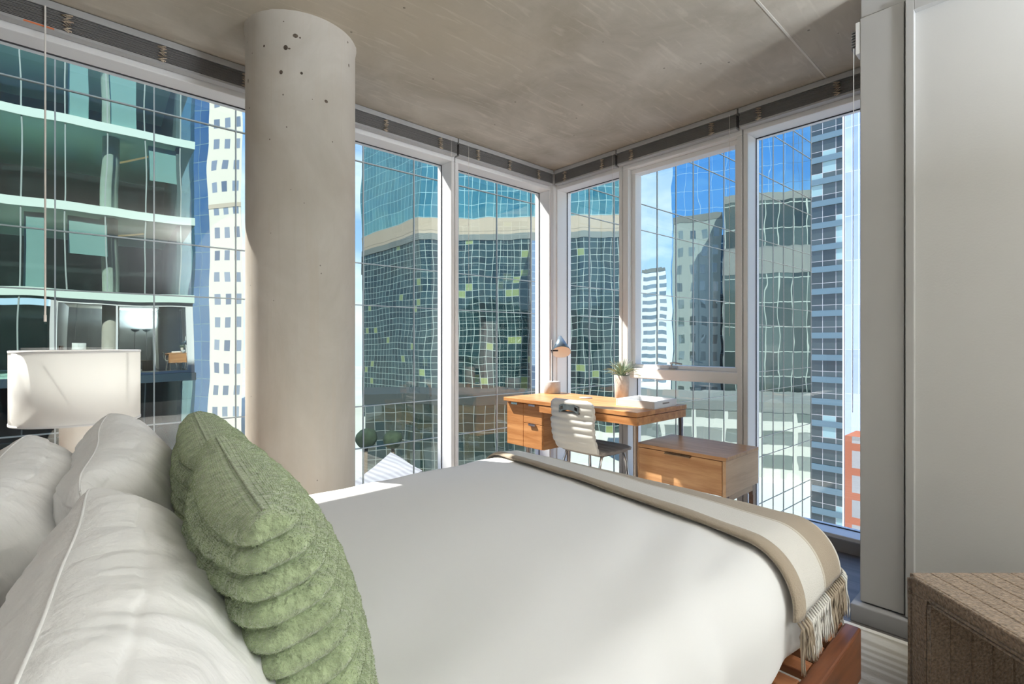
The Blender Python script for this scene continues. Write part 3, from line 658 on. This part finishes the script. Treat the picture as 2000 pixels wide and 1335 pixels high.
# ------------------------------------------------------------------ chair
CXX, CYY = 2.90, 2.27
ch = thing('desk_chair', 'white quilted chair with handle slot pulled up to the desk', 'chair', (CXX, CYY, 0))
def shell(bm, W, prof, th, seg=24, slot=None, r=.06):
    """prof: list of (x, z); width W(k) along y; channels ribbed"""
    n_ = len(prof) - 1; L = []
    for s in (0, 1):
        G = []
        for i, (x, z) in enumerate(prof):
            x0, z0 = prof[max(0, i - 1)]; x1, z1 = prof[min(n_, i + 1)]; d = Vector((x1 - x0, z1 - z0)).normalized(); nx, nz = -d.y, d.x
            w_ = W[i]; row = []
            for k in range(seg + 1):
                y = w_ * (-1 + 2 * k / seg); e = 1 - abs(2 * k / seg - 1) ** 6
                h = .5 * th * (.3 + .7 * e) * (1 if i not in (0, n_) else .3)
                rib = .007 * abs(math.sin(i * math.pi / 4)) ** .5 if 0 < i < n_ else 0
                h += rib; sg = 1 if s == 0 else -1
                curve = -.02 * (y / .2) ** 2 if i > n_ * .6 else 0
                row.append(bm.verts.new((x + sg * nx * h - curve * (1 if i > n_ * .6 else 0) * .8, y, z + sg * nz * h)))
            G.append(row)
        L.append(G)
    sl = slot or (99, 99, 0, 0)
    for s, G in enumerate(L):
        for i in range(n_):
            for k in range(seg):
                if sl[0] <= i < sl[1] and sl[2] <= k < sl[3]: continue
                q_ = (G[i][k], G[i + 1][k], G[i + 1][k + 1], G[i][k + 1]); bm.faces.new(q_ if s else q_[::-1]).smooth = True
    A, B = L
    for i in range(n_):
        for k in (0, seg): bm.faces.new((A[i][k], A[i + 1][k], B[i + 1][k], B[i][k]))
    for k in range(seg):
        for i in (0, n_): bm.faces.new((A[i][k], A[i][k + 1], B[i][k + 1], B[i][k]))
    if slot:
        for i in range(sl[0], sl[1]):
            for k in (sl[2], sl[3]): bm.faces.new((A[i][k], A[i + 1][k], B[i + 1][k], B[i][k]))
        for k in range(sl[2], sl[3]):
            for i in (sl[0], sl[1]): bm.faces.new((A[i][k], A[i][k + 1], B[i][k + 1], B[i][k]))
prof = []; W_ = []
for i in range(21):                                   # seat, front to back
    t_ = i / 20; prof.append((.215 - .40 * t_, .455 - .012 * math.sin(t_ * math.pi) - (.02 * (1 - t_ / .15) ** 2 if t_ < .15 else 0))); W_.append(.19 - (.03 * (1 - t_ / .15) ** 2 if t_ < .15 else 0))
bm = bmesh.new(); shell(bm, W_, prof, .028); bmesh.ops.recalc_face_normals(bm, faces=bm.faces); link('seat', bm, M['seat'], ch)
prof = []; W_ = []
for i in range(33):
    t_ = i / 32
    x = -.185 - .045 * math.sin(min(1, t_ * 3) * math.pi / 2) - .045 * t_; z = .452 + .365 * t_ ** .95
    prof.append((x, z)); W_.append(.19 - (.045 * max(0, (t_ - .86) / .14) ** 2.2) - .012 * max(0, .15 - t_) / .15)
bm = bmesh.new(); shell(bm, W_, prof, .026, 30, (24, 28, 9, 21)); bmesh.ops.recalc_face_normals(bm, faces=bm.faces); link('backrest', bm, M['leather'], ch)
bm = bmesh.new()
xs, zs_ = -.290, .748
def plate(y0, y1, za, zb):
    n_ = 6
    for k in range(n_):
        a, b_ = y0 + (y1 - y0) * k / n_, y0 + (y1 - y0) * (k + 1) / n_; c_ = zs_ + .022 - ((a + b_) / 2 / .09) ** 2 * .022
        box(bm, xs, xs + .05, a, b_, c_ + za, c_ + zb)
plate(-.088, -.078, -.026, .022); plate(.078, .088, -.026, .022); plate(-.078, -.052, .010, .022); plate(.052, .078, .010, .022); plate(-.078, -.052, -.026, -.012); plate(.052, .078, -.026, -.012); plate(-.052, .052, -.024, .022)
link('grip_plate', bm, pbr('grip_metal', (.22, .21, .2), .25, .9), ch)
bm = bmesh.new()
for s in (-1, 1):
    tube(bm, [(.16, .155 * s, .435), (.02, .155 * s, .428), (-.14, .155 * s, .435)], .009, 8)
tube(bm, [(-.13, .155, .433), (-.13, -.155, .433)], .009, 8); tube(bm, [(.12, .155, .43), (.12, -.155, .43)], .009, 8)
link('seat_bracket', bm, M['black'], ch)
for sx in (-1, 1):
    for sy in (-1, 1):
        bm = bmesh.new(); x0 = .12 if sx > 0 else -.13
        tube(bm, [(x0 - sx * .03, .155 * sy, .434), (x0, .158 * sy, .425), (x0 + sx * .025, .162 * sy, .36), (x0 + sx * .07, .185 * sy, 0.0)], .0095, 10); link('leg', bm, M['chrome'], ch)
# ------------------------------------------------------------------ console with one drawer
cx0, cx1, cy0, cy1, cz = 2.83, 3.285, 1.285, 1.88, .552
cn = thing('console_cabinet', 'low wooden cabinet with a single drawer beside the desk', 'cabinet', ((cx0 + cx1) / 2, (cy0 + cy1) / 2, 0)); ox, oy = (cx0 + cx1) / 2, (cy0 + cy1) / 2
link('top', db(cx0 - .002, cx1, cy0 - .002, cy1 + .002, cz - .022, cz), M['woodc'], cn, bevel=.003)
bm = bmesh.new(); 
for a in ((cx0, cx1, cy0, cy0 + .02, .325, cz - .0225), (cx0, cx1, cy1 - .02, cy1, .325, cz - .0225), (cx0 + .02, cx1, cy0 + .02, cy1 - .02, .325, cz - .0225)): box(bm, a[0] - ox, a[1] - ox, a[2] - oy, a[3] - oy, a[4], a[5])
link('body', bm, M['woodcx'], cn, bevel=.002)
dr = link('drawer', db(cx0 - .001, cx0 + .018, cy0 + .023, cy1 - .023, .328, cz - .026), M['woodc'], cn, bevel=.002)
yc = (cy0 + cy1) / 2; bm = bmesh.new(); box(bm, cx0 - .016 - ox, cx0 + .001 - ox, yc - .085 - oy, yc + .085 - oy, cz - .036, cz - .030); box(bm, cx0 - .002 - ox, cx0 + .0005 - ox, yc - .09 - oy, yc + .09 - oy, cz - .030, cz - .024)
link('handle', bm, M['brass'], dr, bevel=.001)
for yy in (cy0 + .012, cy1 - .035): link('leg_rail', bx(cx0 + .03 - ox, cx1 - .03 - ox, yy - oy, yy + .023 - oy, .285, .3245), M['woodcx'], cn, bevel=.002)
for x in (cx0 + .045, cx1 - .035):
    for y in (cy0 + .024, cy1 - .024):
        bm = bmesh.new(); sgn = 1 if x > ox else -1
        for k in range(5):
            z1 = .3245 - k * .065; z0 = z1 - .065; hw = .022 - .002 * k; xx = x - ox + sgn * (.0 + .004 * k)
            box(bm, xx - hw, xx + hw, y - oy - .0125, y - oy + .0125, max(0, z0), z1)
        link('leg', bm, M['woodr'], cn)
# ------------------------------------------------------------------ boucle waterfall bench
bn = thing('waterfall_bench', 'brown boucle bench of inverted U shape at the lower right', 'bench', tuple(FW * 1.25 + RT * 1.6), AZ - R(90))
r0, r1, d0, d1 = -.292, .30, -.55, .412
NS = 9; TH = .062
def chan(bm, x0, x1, y0, y1, z0, z1, axis):
    w_ = (x1 - x0) / NS
    for k in range(NS): box(bm, x0 + k * w_ + .0005, x0 + (k + 1) * w_ - .0005, y0, y1, z0, z1)
bm = bmesh.new(); chan(bm, r0, r1, d0, d1, .452 - TH, .452, 0); link('seat', bm, M['boucle'], bn, bevel=.005, seg=3)
for (a, b_) in ((d1 - .085, d1), (d0, d0 + .085)):
    bm = bmesh.new(); chan(bm, r0, r1, a, b_, .012, .452 - TH - .001, 0); link('leg_panel', bm, M['boucle'], bn, bevel=.005, seg=3)
bm = bmesh.new(); e = .004
tube(bm, [(r0 - e, d1 - .006, .012), (r0 - e, d1 - .006, .436), (r0 - e, d1 - .03, .446), (r0 - e, d0, .446)], .0055, 8)
tube(bm, [(r0 - e, d1 - .072, .012), (r0 - e, d1 - .072, .395), (r0 - e, d1 - .085, .404), (r0 - e, d0, .404)], .0045, 8)
tube(bm, [(r0 - e + .001, d1 - .084, .012), (r0 - e + .001, d1 - .084, .385), (r0 - e + .001, d1 - .095, .392), (r0 - e + .001, d0, .392)], .0045, 8)
link('piping', bm, M['boucle'], bn, smooth=True)
#EXTERIOR
# ------------------------------------------------------------------ outside: everything below stands across the street or around our tower
def prism(bm, pts, z0, z1, mi=0, uvscale=1):
    uvl = bm.loops.layers.uv.get('UVMap') or bm.loops.layers.uv.new('UVMap')
    n_ = len(pts); lo = [bm.verts.new((p[0], p[1], z0)) for p in pts]; hi = [bm.verts.new((p[0], p[1], z1)) for p in pts]; s = 0
    for i in range(n_):
        j = (i + 1) % n_; L_ = (Vector(pts[i]).to_2d() - Vector(pts[j]).to_2d()).length
        f = bm.faces.new((lo[i], lo[j], hi[j], hi[i])); f.material_index = mi
        for lp, uv in zip(f.loops, ((s, z0), (s + L_, z0), (s + L_, z1), (s, z1))): lp[uvl].uv = uv
        s += L_
    for rg in (lo, hi):
        f = bm.faces.new(rg); f.material_index = mi
        for lp in f.loops: lp[uvl].uv = (.5, .5)
def back_of(p, dist):      # push a ground point away from the mirror tower
    return p + MN * dist
GZ = -16.0
g = bmesh.new(); box(g, -150, 400, -350, 11.6, GZ - 1, GZ); o = struct(link('ground', g, M['ground'], None))
g = bmesh.new(); box(g, -150, 400, 11.6, 400, -46, -45); o = struct(link('ground_lower', g, M['ground'], None))
# mirror tower across the street
mt_ = thing('mirror_glass_tower', 'mirror glass office tower across the street filling the view with reflections', 'building', tuple(MP))
mir = mirror_glass('mirror_facade', (.42, .50, .50), (.03, .05, .05), wav=.012, wscale=.75, amount=.86, vert=1.0)
def along(a, n_=0): return MD * a + MN * n_
A0, A1, A2 = -30, 20, 40.2
def ztop(a): return 13.5 if a < A1 else 16 if a < 33 else 21
bm = bmesh.new()
for a, b_, zt in ((A0, A1, 13.5), (A1, 33, 16), (33, A2, 21)):
    p = [along(a, 0), along(b_, 0), along(b_, -14), along(a, -14)]
    vs = [bm.verts.new((q_.x, q_.y, z)) for z in (GZ, zt) for q_ in p]
    for q_ in ((0, 1, 5, 4), (1, 2, 6, 5), (2, 3, 7, 6), (3, 0, 4, 7), (4, 5, 6, 7)): bm.faces.new([vs[i] for i in q_])
bmesh.ops.recalc_face_normals(bm, faces=bm.faces)
link('mirror_glass', bm, mir, mt_)
bm = bmesh.new()
def mbar(a0, a1, z0, z1, t=.05):
    p = [along(a0, 0), along(a1, 0), along(a1, t), along(a0, t)]; vs = [bm.verts.new((q_.x, q_.y, z)) for z in (z0, z1) for q_ in p]
    for q_ in ((0, 1, 5, 4), (1, 2, 6, 5), (2, 3, 7, 6), (3, 0, 4, 7), (4, 5, 6, 7), (3, 2, 1, 0)): bm.faces.new([vs[i] for i in q_])
a = .10 - 1.6 * 18
while a < A2:
    mbar(a - .012, a + .012, GZ, ztop(a), .03); a += 1.6
for k in range(-4, 10):
    for zz in (2.24 + 4 * k, 3.41 + 4 * k):
        a0_ = A0 if zz < 13.4 else A1 if zz < 16 else 33
        if zz < 21: mbar(a0_, A2, zz - .012, zz + .012, .035)
link('mullion_grid', bm, pbr('anodised_bar', (.42, .38, .32), .5, .2), mt_)
# our own tower: the storeys above and below this room
ot = thing('apartment_tower', 'pale green banded apartment tower mirrored in the glass across the street', 'building', (0, 0, 0))
band = pbr('slab_edge_green', (.66, .78, .70), .7); dark = pbr('storey_interior', (.16, .17, .17), .8); teal = pbr('storey_blind', (.40, .52, .50), .8)
FL = 3.05
tg = window_glass('storey_glass', (.72, .86, .84)); 
for k in range(-5, 5):
    z0 = k * FL
    bm = bmesh.new()
    if k != 1: box(bm, -24, 3.6, -7, 3.38, z0 - .29, z0 - .021)
    box(bm, -24, XL - .2 if k == 1 else 3.6, 3.345, 3.40, z0 - .31, z0 - .01)
    if k == 1: box(bm, XL - .2, 3.6, 3.345, 3.40, z0 - .31, z0 - .01)
    link('floor_slab', bm, band, ot)
    bm = bmesh.new(); x_ = -24
    if k != 0:
        box(bm, -24, 3.55, -3.6, -3.5, z0, z0 + 2.74)
        for x_ in (-9.6, -5.9, 3.0): box(bm, x_, x_ + .15, -3.5, 3.2, z0, z0 + 2.74)
    else: box(bm, -24, XL - .3, -3.6, -3.5, z0, z0 + 2.74); 
    link('inner_wall', bm, dark, ot)
    if k != 0:
        for cx_ in (CX, -6.5): bm = bmesh.new(); lathe(bm, [(.26, z0), (.26, z0 + 2.74)], 24, cx_, CY); link('column', bm, M['column'], ot)
        rr = random.Random(k * 5 + 1)
        x_ = -23.0
        while x_ < 2.6:
            if rr.random() < .42: link('roller_blind', bx(x_, x_ + rr.choice((.55, .8, 1.1)), 3.12, 3.15, z0 + (0 if rr.random() < .6 else 1.3), z0 + 2.6), teal, ot)
            x_ += 1.14
        bm = bmesh.new(); zz = z0 + 2.4; tube(bm, [(rr.uniform(.2, 1.2), 1.2, zz - .2), (rr.uniform(1.4, 2.4), 2.4, zz)], .035, 6); link('pendant_bar', bm, pbr('warm_bar', (.7, .42, .2), .5, emis=((1, .6, .3), .5)), ot)
    bm = bmesh.new()
    xs_ = [-24 + 1.13 * i for i in range(25)] if k != 0 else [-24 + 1.13 * i for i in range(21)]
    for x_ in xs_: box(bm, x_ - .02, x_ + .02, 3.30, 3.36, z0, z0 + 2.74)
    link('window_lattice', bm, pbr('storey_mullion%d' % (k + 5), (.33, .38, .36), .5), ot)
    bm = bmesh.new(); xe = 3.58 if k != 0 else XL - .2
    bm.faces.new([bm.verts.new(p) for p in ((-24, 3.33, z0), (xe, 3.33, z0), (xe, 3.33, z0 + 2.74), (-24, 3.33, z0 + 2.74))]); 
    if k != 0: bm.faces.new([bm.verts.new(p) for p in ((3.58, 3.33, z0), (3.58, -3.5, z0), (3.58, -3.5, z0 + 2.74), (3.58, 3.33, z0 + 2.74))])
    link('glass', bm, tg, ot)
# facade materials of the neighbours
stone = facade('stone_paired_windows', 2.1, 3.5, 1.0, 1.9, (.10, .12, .17), (.25, .27, .32), (.66, .59, .49), .08)
gridm = facade('dark_grid_glass', 1.35, 1.30, .10, .09, (.006, .016, .018), (.03, .06, .062), (.40, .44, .40), .10, (.6, .7, .7), lit=.035, litc=(.24, .28, .10), wob=.05)
gridt = facade('teal_grid_glass', 1.35, 2.6, .10, .10, (.02, .10, .12), (.06, .19, .22), (.36, .50, .50), .24, (.45, .8, .85), wob=.08)
beige = facade('beige_band', 5, 3.0, .0, .12, (.46, .37, .28), (.50, .41, .32), (.3, .25, .2), 0)
white_t = facade('white_balconies', 6, 3.1, .8, 1.5, (.18, .24, .30), (.30, .36, .42), (.85, .86, .86), .15)
bluet = facade('blue_sky_glass', 2.6, 3.7, .06, .07, (.02, .10, .22), (.03, .12, .26), (.35, .48, .62),   .75, (.36, .70, 1.0), wob=.03)
stone2 = facade('grey_stone_windows', 1.9, 3.1, 1.0, 1.5, (.04, .06, .06), (.16, .21, .20), (.34, .38, .35), .15, wob=.08)
darkg = facade('grey_green_grid', 2.0, 3.9, .14, .14, (.015, .028, .028), (.08, .11, .10), (.42, .45, .40), .07, (.8, .85, .85), wob=.06)
conc = facade('grey_concrete', 6, 4, .06, .06, (.20, .21, .20), (.24, .25, .23), (.22, .22, .22), 0)
def tower(name, label, faces, z1, mat, depth=18, z0=GZ, extra=(), cap=None):
    """faces: reflected (px, distance) points of its street face left to right"""
    pts = [reflected(p, d) for p, d in faces]
    backs = [reflected(p, d + depth) for p, d in (faces[-1], faces[0])]
    base = pts[0].copy()
    root = thing(name, label, 'building', (base.x, base.y, z0))
    poly = [(p - base) for p in pts + backs]
    bm = bmesh.new(); prism(bm, poly, 0, z1 - z0); bmesh.ops.recalc_face_normals(bm, faces=bm.faces); link('facade', bm, mat, root)
    bm = bmesh.new(); c_ = sum(poly, Vector()) / len(poly); prism(bm, [c_ + (p - c_) * 1.01 for p in poly], z1 - z0, z1 - z0 + 1.2); bmesh.ops.recalc_face_normals(bm, faces=bm.faces); link('parapet', bm, cap or conc, root)
    for nm, za, zb, m_, grow in extra:
        bm = bmesh.new(); prism(bm, [c_ + (p - c_) * grow for p in poly], za - z0, zb - z0); bmesh.ops.recalc_face_normals(bm, faces=bm.faces); link(nm, bm, m_, root)
    return root
def zat(py, d): return CAMZ + (667.5 - py) * d / FPX
tower('stone_tower', 'sunlit pale stone tower with paired windows left of the column', [(408, 80), (474, 78)], zat(-80, 80), stone, extra=(('cornice', zat(412, 80), zat(404, 80), beige, 1.01),))
T2 = [(708, 118), (822, 100), (1075, 98), (1212, 96)]
tower('grid_glass_tower', 'dark green glass tower with a fine pale grid and beige band', T2, zat(470, 100), gridm, 30, extra=(('beige_band', zat(470, 100), zat(428, 100), beige, 1.005), ('upper_glass', zat(428, 100), zat(120, 100), gridt, 1.0)))
tower('dark_blue_glass_tower', 'narrow dark blue glass tower between the banded apartments and the stone tower', [(372, 96), (411, 95)], zat(-80, 95), facade('dark_blue_glass', 2.2, 3.4, .08, .12, (.015, .03, .05), (.04, .08, .12), (.16, .22, .24), .35, (.4, .6, .9), wob=.1), 12)
tower('blue_glass_slab', 'narrow steel blue glass slab in front of the grid tower', [(1036, 92), (1068, 91)], zat(470, 92), facade('steel_blue', 1.35, 1.3, .1, .09, (.06, .12, .22), (.08, .15, .28), (.42, .48, .5), .3), 6)
tower('balcony_tower', 'distant white apartment tower with stacked balconies under the sky', [(1252, 205), (1300, 200)], zat(530, 200), white_t, 20, extra=(('penthouse', zat(530, 200), zat(520, 200), conc, .7),))
tower('blue_glass_tower', 'tall bright blue glass tower seen through the two right windows', [(1312, 105), (1600, 96)], zat(-60, 100), bluet, 20)
tower('grey_stone_tower', 'weathered grey stone tower in front of the blue glass tower', [(1314, 92), (1408, 88)], zat(432, 90), stone2, 8)
tower('stepped_office_block', 'grey green office block with concrete band in front of the blue tower', [(1413, 82), (1478, 80), (1600, 78)], zat(405, 84), darkg, 10, extra=(('concrete_band', zat(540, 84), zat(490, 84), conc, 1.01),))
tower('low_roof_block', 'low pale roofed block at the foot of the office towers', [(1230, 70), (1600, 62)], zat(800, 66), facade('low_block', 4, 3, .5, 1.2, (.15, .17, .15), (.3, .3, .27), (.62, .6, .54), .1), 14)
tower('podium_block', 'dark lower block below the grid tower', [(712, 60), (1105, 58)], zat(790, 59), facade('podium', 1.2, 1.1, .07, .06, (.02, .035, .03), (.08, .075, .05), (.26, .27, .25), .10), 9, cap=pbr('dark_roof', (.05, .055, .05), .9))
# lower striped roof beside our tower
p = [reflected(a_, b_) for a_, b_ in ((690, 33), (760, 42), (826, 36), (700, 27.5))]
base = p[0].copy(); rt = thing('striped_roof', 'low pink white striped roof seen below beside the column', 'roof', (base.x, base.y, 0))
bm = bmesh.new(); prism(bm, [q_ - base for q_ in p], -8.6, -8.0); bmesh.ops.recalc_face_normals(bm, faces=bm.faces)
m_, n, l, out = new_mat('roof_stripes'); d = n.new('ShaderNodeBsdfDiffuse'); l.new(d.outputs[0], out.inputs[0]); tc = n.new('ShaderNodeTexCoord'); wv = n.new('ShaderNodeTexWave'); wv.bands_direction = 'X'; wv.inputs['Scale'].default_value = .55; l.new(tc.outputs['Object'], wv.inputs[0])
l.new(mix_col(n, l, wv.outputs[1], (.72, .62, .62), (.52, .44, .45)), d.inputs[0]); link('roof_deck', bm, m_, rt)
bm = bmesh.new(); prism(bm, [q_ - base for q_ in p], GZ, -8.6); bmesh.ops.recalc_face_normals(bm, faces=bm.faces); link('walls', bm, dark, rt)
# trees at the foot
tm = pbr('tree_leaves', (.045, .06, .03), .9, var=.5, vscale=.8); bk = pbr('bark', (.14, .10, .07), .9)
for (a_, b_, hh) in ((714, 52, 7.6), (764, 53, 6.8)):
    q_ = reflected(a_, b_); tt = thing('street_tree', 'round street tree below the glass towers', 'tree', (q_.x, q_.y, GZ), 0, 'street trees between the towers')
    bm = bmesh.new(); bmesh.ops.create_icosphere(bm, subdivisions=4, radius=1.0)
    for v in bm.verts: v.co *= 1 + .35 * fbm(v.co.x + a_, v.co.y, v.co.z, .5, 3); v.co.z += hh
    link('crown', bm, tm, tt); bm = bmesh.new(); tube(bm, [(0, 0, 0), (0, 0, hh)], [.3, .15], 8); link('trunk', bm, bk, tt)
# directly visible at the right: banded block and its neighbours
def direct(px, d): return FW * d + RT * ((px - 1000) / FPX * d)
bt = thing('banded_glass_block', 'glass block with teal floor bands at the right window edge', 'building', tuple(direct(1581, 84)))
q0 = direct(1581, 84); t_ = (1648 - 1000) / FPX; dq = q0.x / (FW.x + RT.x * t_); q1 = direct(1648, dq)
poly = [Vector((0, 0, 0)), q1 - q0, q1 - q0 + Vector((22, 0, 0)), Vector((22, 0, 0))]
bm = bmesh.new(); prism(bm, poly, -45, 60); bmesh.ops.recalc_face_normals(bm, faces=bm.faces); link('glass_body', bm, facade('banded_glass', 1.9, 3.6, .07, .07, (.008, .014, .017), (.03, .045, .05), (.30, .30, .32), .05, (.6, .75, .85), lit=.06, litc=(.16, .26, .28), wob=.03), bt)
bm = bmesh.new(); zz = -45.0
while zz < 58:
    d_ = (q1 - q0); box(bm, -.25, .05, d_.y - .05, .05, zz, zz + .95); zz += 3.6
link('floor_band', bm, pbr('teal_band', (.05, .10, .135), .4), bt)
bm = bmesh.new(); box(bm, -.35, .0, d_.y - .12, d_.y + .08, -45, 60); link('corner_post', bm, M['white'], bt)
q2 = q1 + Vector((-.3, -.2, 0)); 
bb = thing('pale_blue_glass_block', 'pale violet blue glass block at the far right window edge', 'building', tuple(q2))
poly = [Vector((0, 0, 0)), Vector((0, -16, 0)), Vector((30, -16, 0)), Vector((30, 0, 0))]
bm = bmesh.new(); prism(bm, poly, -45, 70); bmesh.ops.recalc_face_normals(bm, faces=bm.faces); link('glass_body', bm, facade('pale_blue_glass', .9, 7, .10, .1, (.17, .22, .38), (.27, .33, .52), (.36, .40, .52), .2, (.6, .72, 1), wob=.1), bb)
q3 = direct(1650, 62); rb = thing('red_frame_building', 'red brown framed building low at the right window edge', 'building', tuple(q3))
zt = zat(850, 62)
bm = bmesh.new(); prism(bm, [Vector((0, 0, 0)), Vector((.0, -9, 0)), Vector((5, -9, 0)), Vector((5, 0, 0))], -45, zt); bmesh.ops.recalc_face_normals(bm, faces=bm.faces); link('facade', bm, facade('red_frame', 1.7, 3.0, .75, .9, (.12, .13, .14), (.25, .22, .2), (.24, .095, .06), .1), rb)
# ------------------------------------------------------------------ light
W = bpy.data.worlds.new('sky'); SC.world = W; W.use_nodes = True; n = W.node_tree.nodes; l = W.node_tree.links
for x in list(n): n.remove(x)
out = n.new('ShaderNodeOutputWorld'); bg = n.new('ShaderNodeBackground'); l.new(bg.outputs[0], out.inputs[0])
tc = n.new('ShaderNodeTexCoord'); sx = n.new('ShaderNodeSeparateXYZ'); l.new(tc.outputs['Generated'], sx.inputs[0])
rp = n.new('ShaderNodeValToRGB'); l.new(sx.outputs[2], rp.inputs[0]); e = rp.color_ramp.elements
e[0].position = 0; e[0].color = (.74, .82, .95, 1); e[1].position = .8; e[1].color = (.10, .24, .58, 1); x = e.new(.12); x.color = (.44, .62, .88, 1); x = e.new(.35); x.color = (.20, .42, .80, 1)
mp = n.new('ShaderNodeMapping'); mp.inputs['Scale'].default_value = (1, 1, 2.6); l.new(tc.outputs['Generated'], mp.inputs[0])
nz = n.new('ShaderNodeTexNoise'); nz.inputs['Scale'].default_value = 2.6; nz.inputs['Detail'].default_value = 8; nz.inputs['Roughness'].default_value = .55; l.new(mp.outputs[0], nz.inputs['Vector'])
cr = n.new('ShaderNodeValToRGB'); l.new(nz.outputs[0], cr.inputs[0]); cr.color_ramp.elements[0].position = .45; cr.color_ramp.elements[1].position = .68
low = n.new('ShaderNodeMapRange'); l.new(sx.outputs[2], low.inputs[0]); low.inputs[1].default_value = .65; low.inputs[2].default_value = .2; low.inputs[3].default_value = .25; low.inputs[4].default_value = 1
cf = math_node(n, l, 'MULTIPLY', cr.outputs[0], low.outputs[0])
l.new(mix_col(n, l, cf, rp.outputs[0], (1.0, 1.0, 1.0)), bg.inputs[0]); bg.inputs[1].default_value = 2.0
sd = Vector((-.40, .91, 1.17)).normalized()
su = bpy.data.lights.new('sun', 'SUN'); so = bpy.data.objects.new('sun', su); COL.objects.link(so); su.energy = 9; su.angle = R(.6); su.color = (1, .95, .87)
so.rotation_euler = (-sd).to_track_quat('-Z', 'Y').to_euler(); so.location = (-5, 12, 20)
# added fill uplighters, unseen behind the camera, to lift the dim interior
for i, (x, y) in enumerate(((1.85, -1.8), (2.3, -2.2))):
    f = thing('fill_uplighter', 'slim black uplighter added unseen behind the viewpoint as fill light', 'lamp', (x, y, 0), 0, 'added fill uplighters')
    bm = bmesh.new(); lathe(bm, [(0, 0), (.15, 0), (.15, .02), (.02, .03), (0, .03)], 32); link('base', bm, M['black'], f)
    bm = bmesh.new(); tube(bm, [(0, 0, .02), (0, 0, 1.72)], .012, 10); link('pole', bm, M['black'], f)
    bm = bmesh.new(); lathe(bm, [(.02, 1.71), (.12, 1.75), (.18, 1.84), (.175, 1.84), (.115, 1.76), (0, 1.73)], 32); link('bowl', bm, M['black'], f)
    la = bpy.data.lights.new('fill_light', 'AREA'); la.shape = 'DISK'; la.size = .32; la.energy = 125; la.color = (.86, .93, 1)
    lo = bpy.data.objects.new('fill_light', la); COL.objects.link(lo); lo.parent = f; lo.location = (0, 0, 1.85); lo.rotation_euler = (math.pi, 0, 0)
SC.view_settings.view_transform = 'Standard'; SC.view_settings.look = 'None'; SC.view_settings.gamma = 1; SC.view_settings.exposure = .62; SC.view_settings.use_curve_mapping = False
cy = SC.cycles; cy.max_bounces = 9; cy.transparent_max_bounces = 14; cy.glossy_bounces = 6; cy.diffuse_bounces = 5; cy.sample_clamp_indirect = 6; cy.caustics_reflective = False; cy.caustics_refractive = False
try: cy.use_denoising = True
except Exception: pass
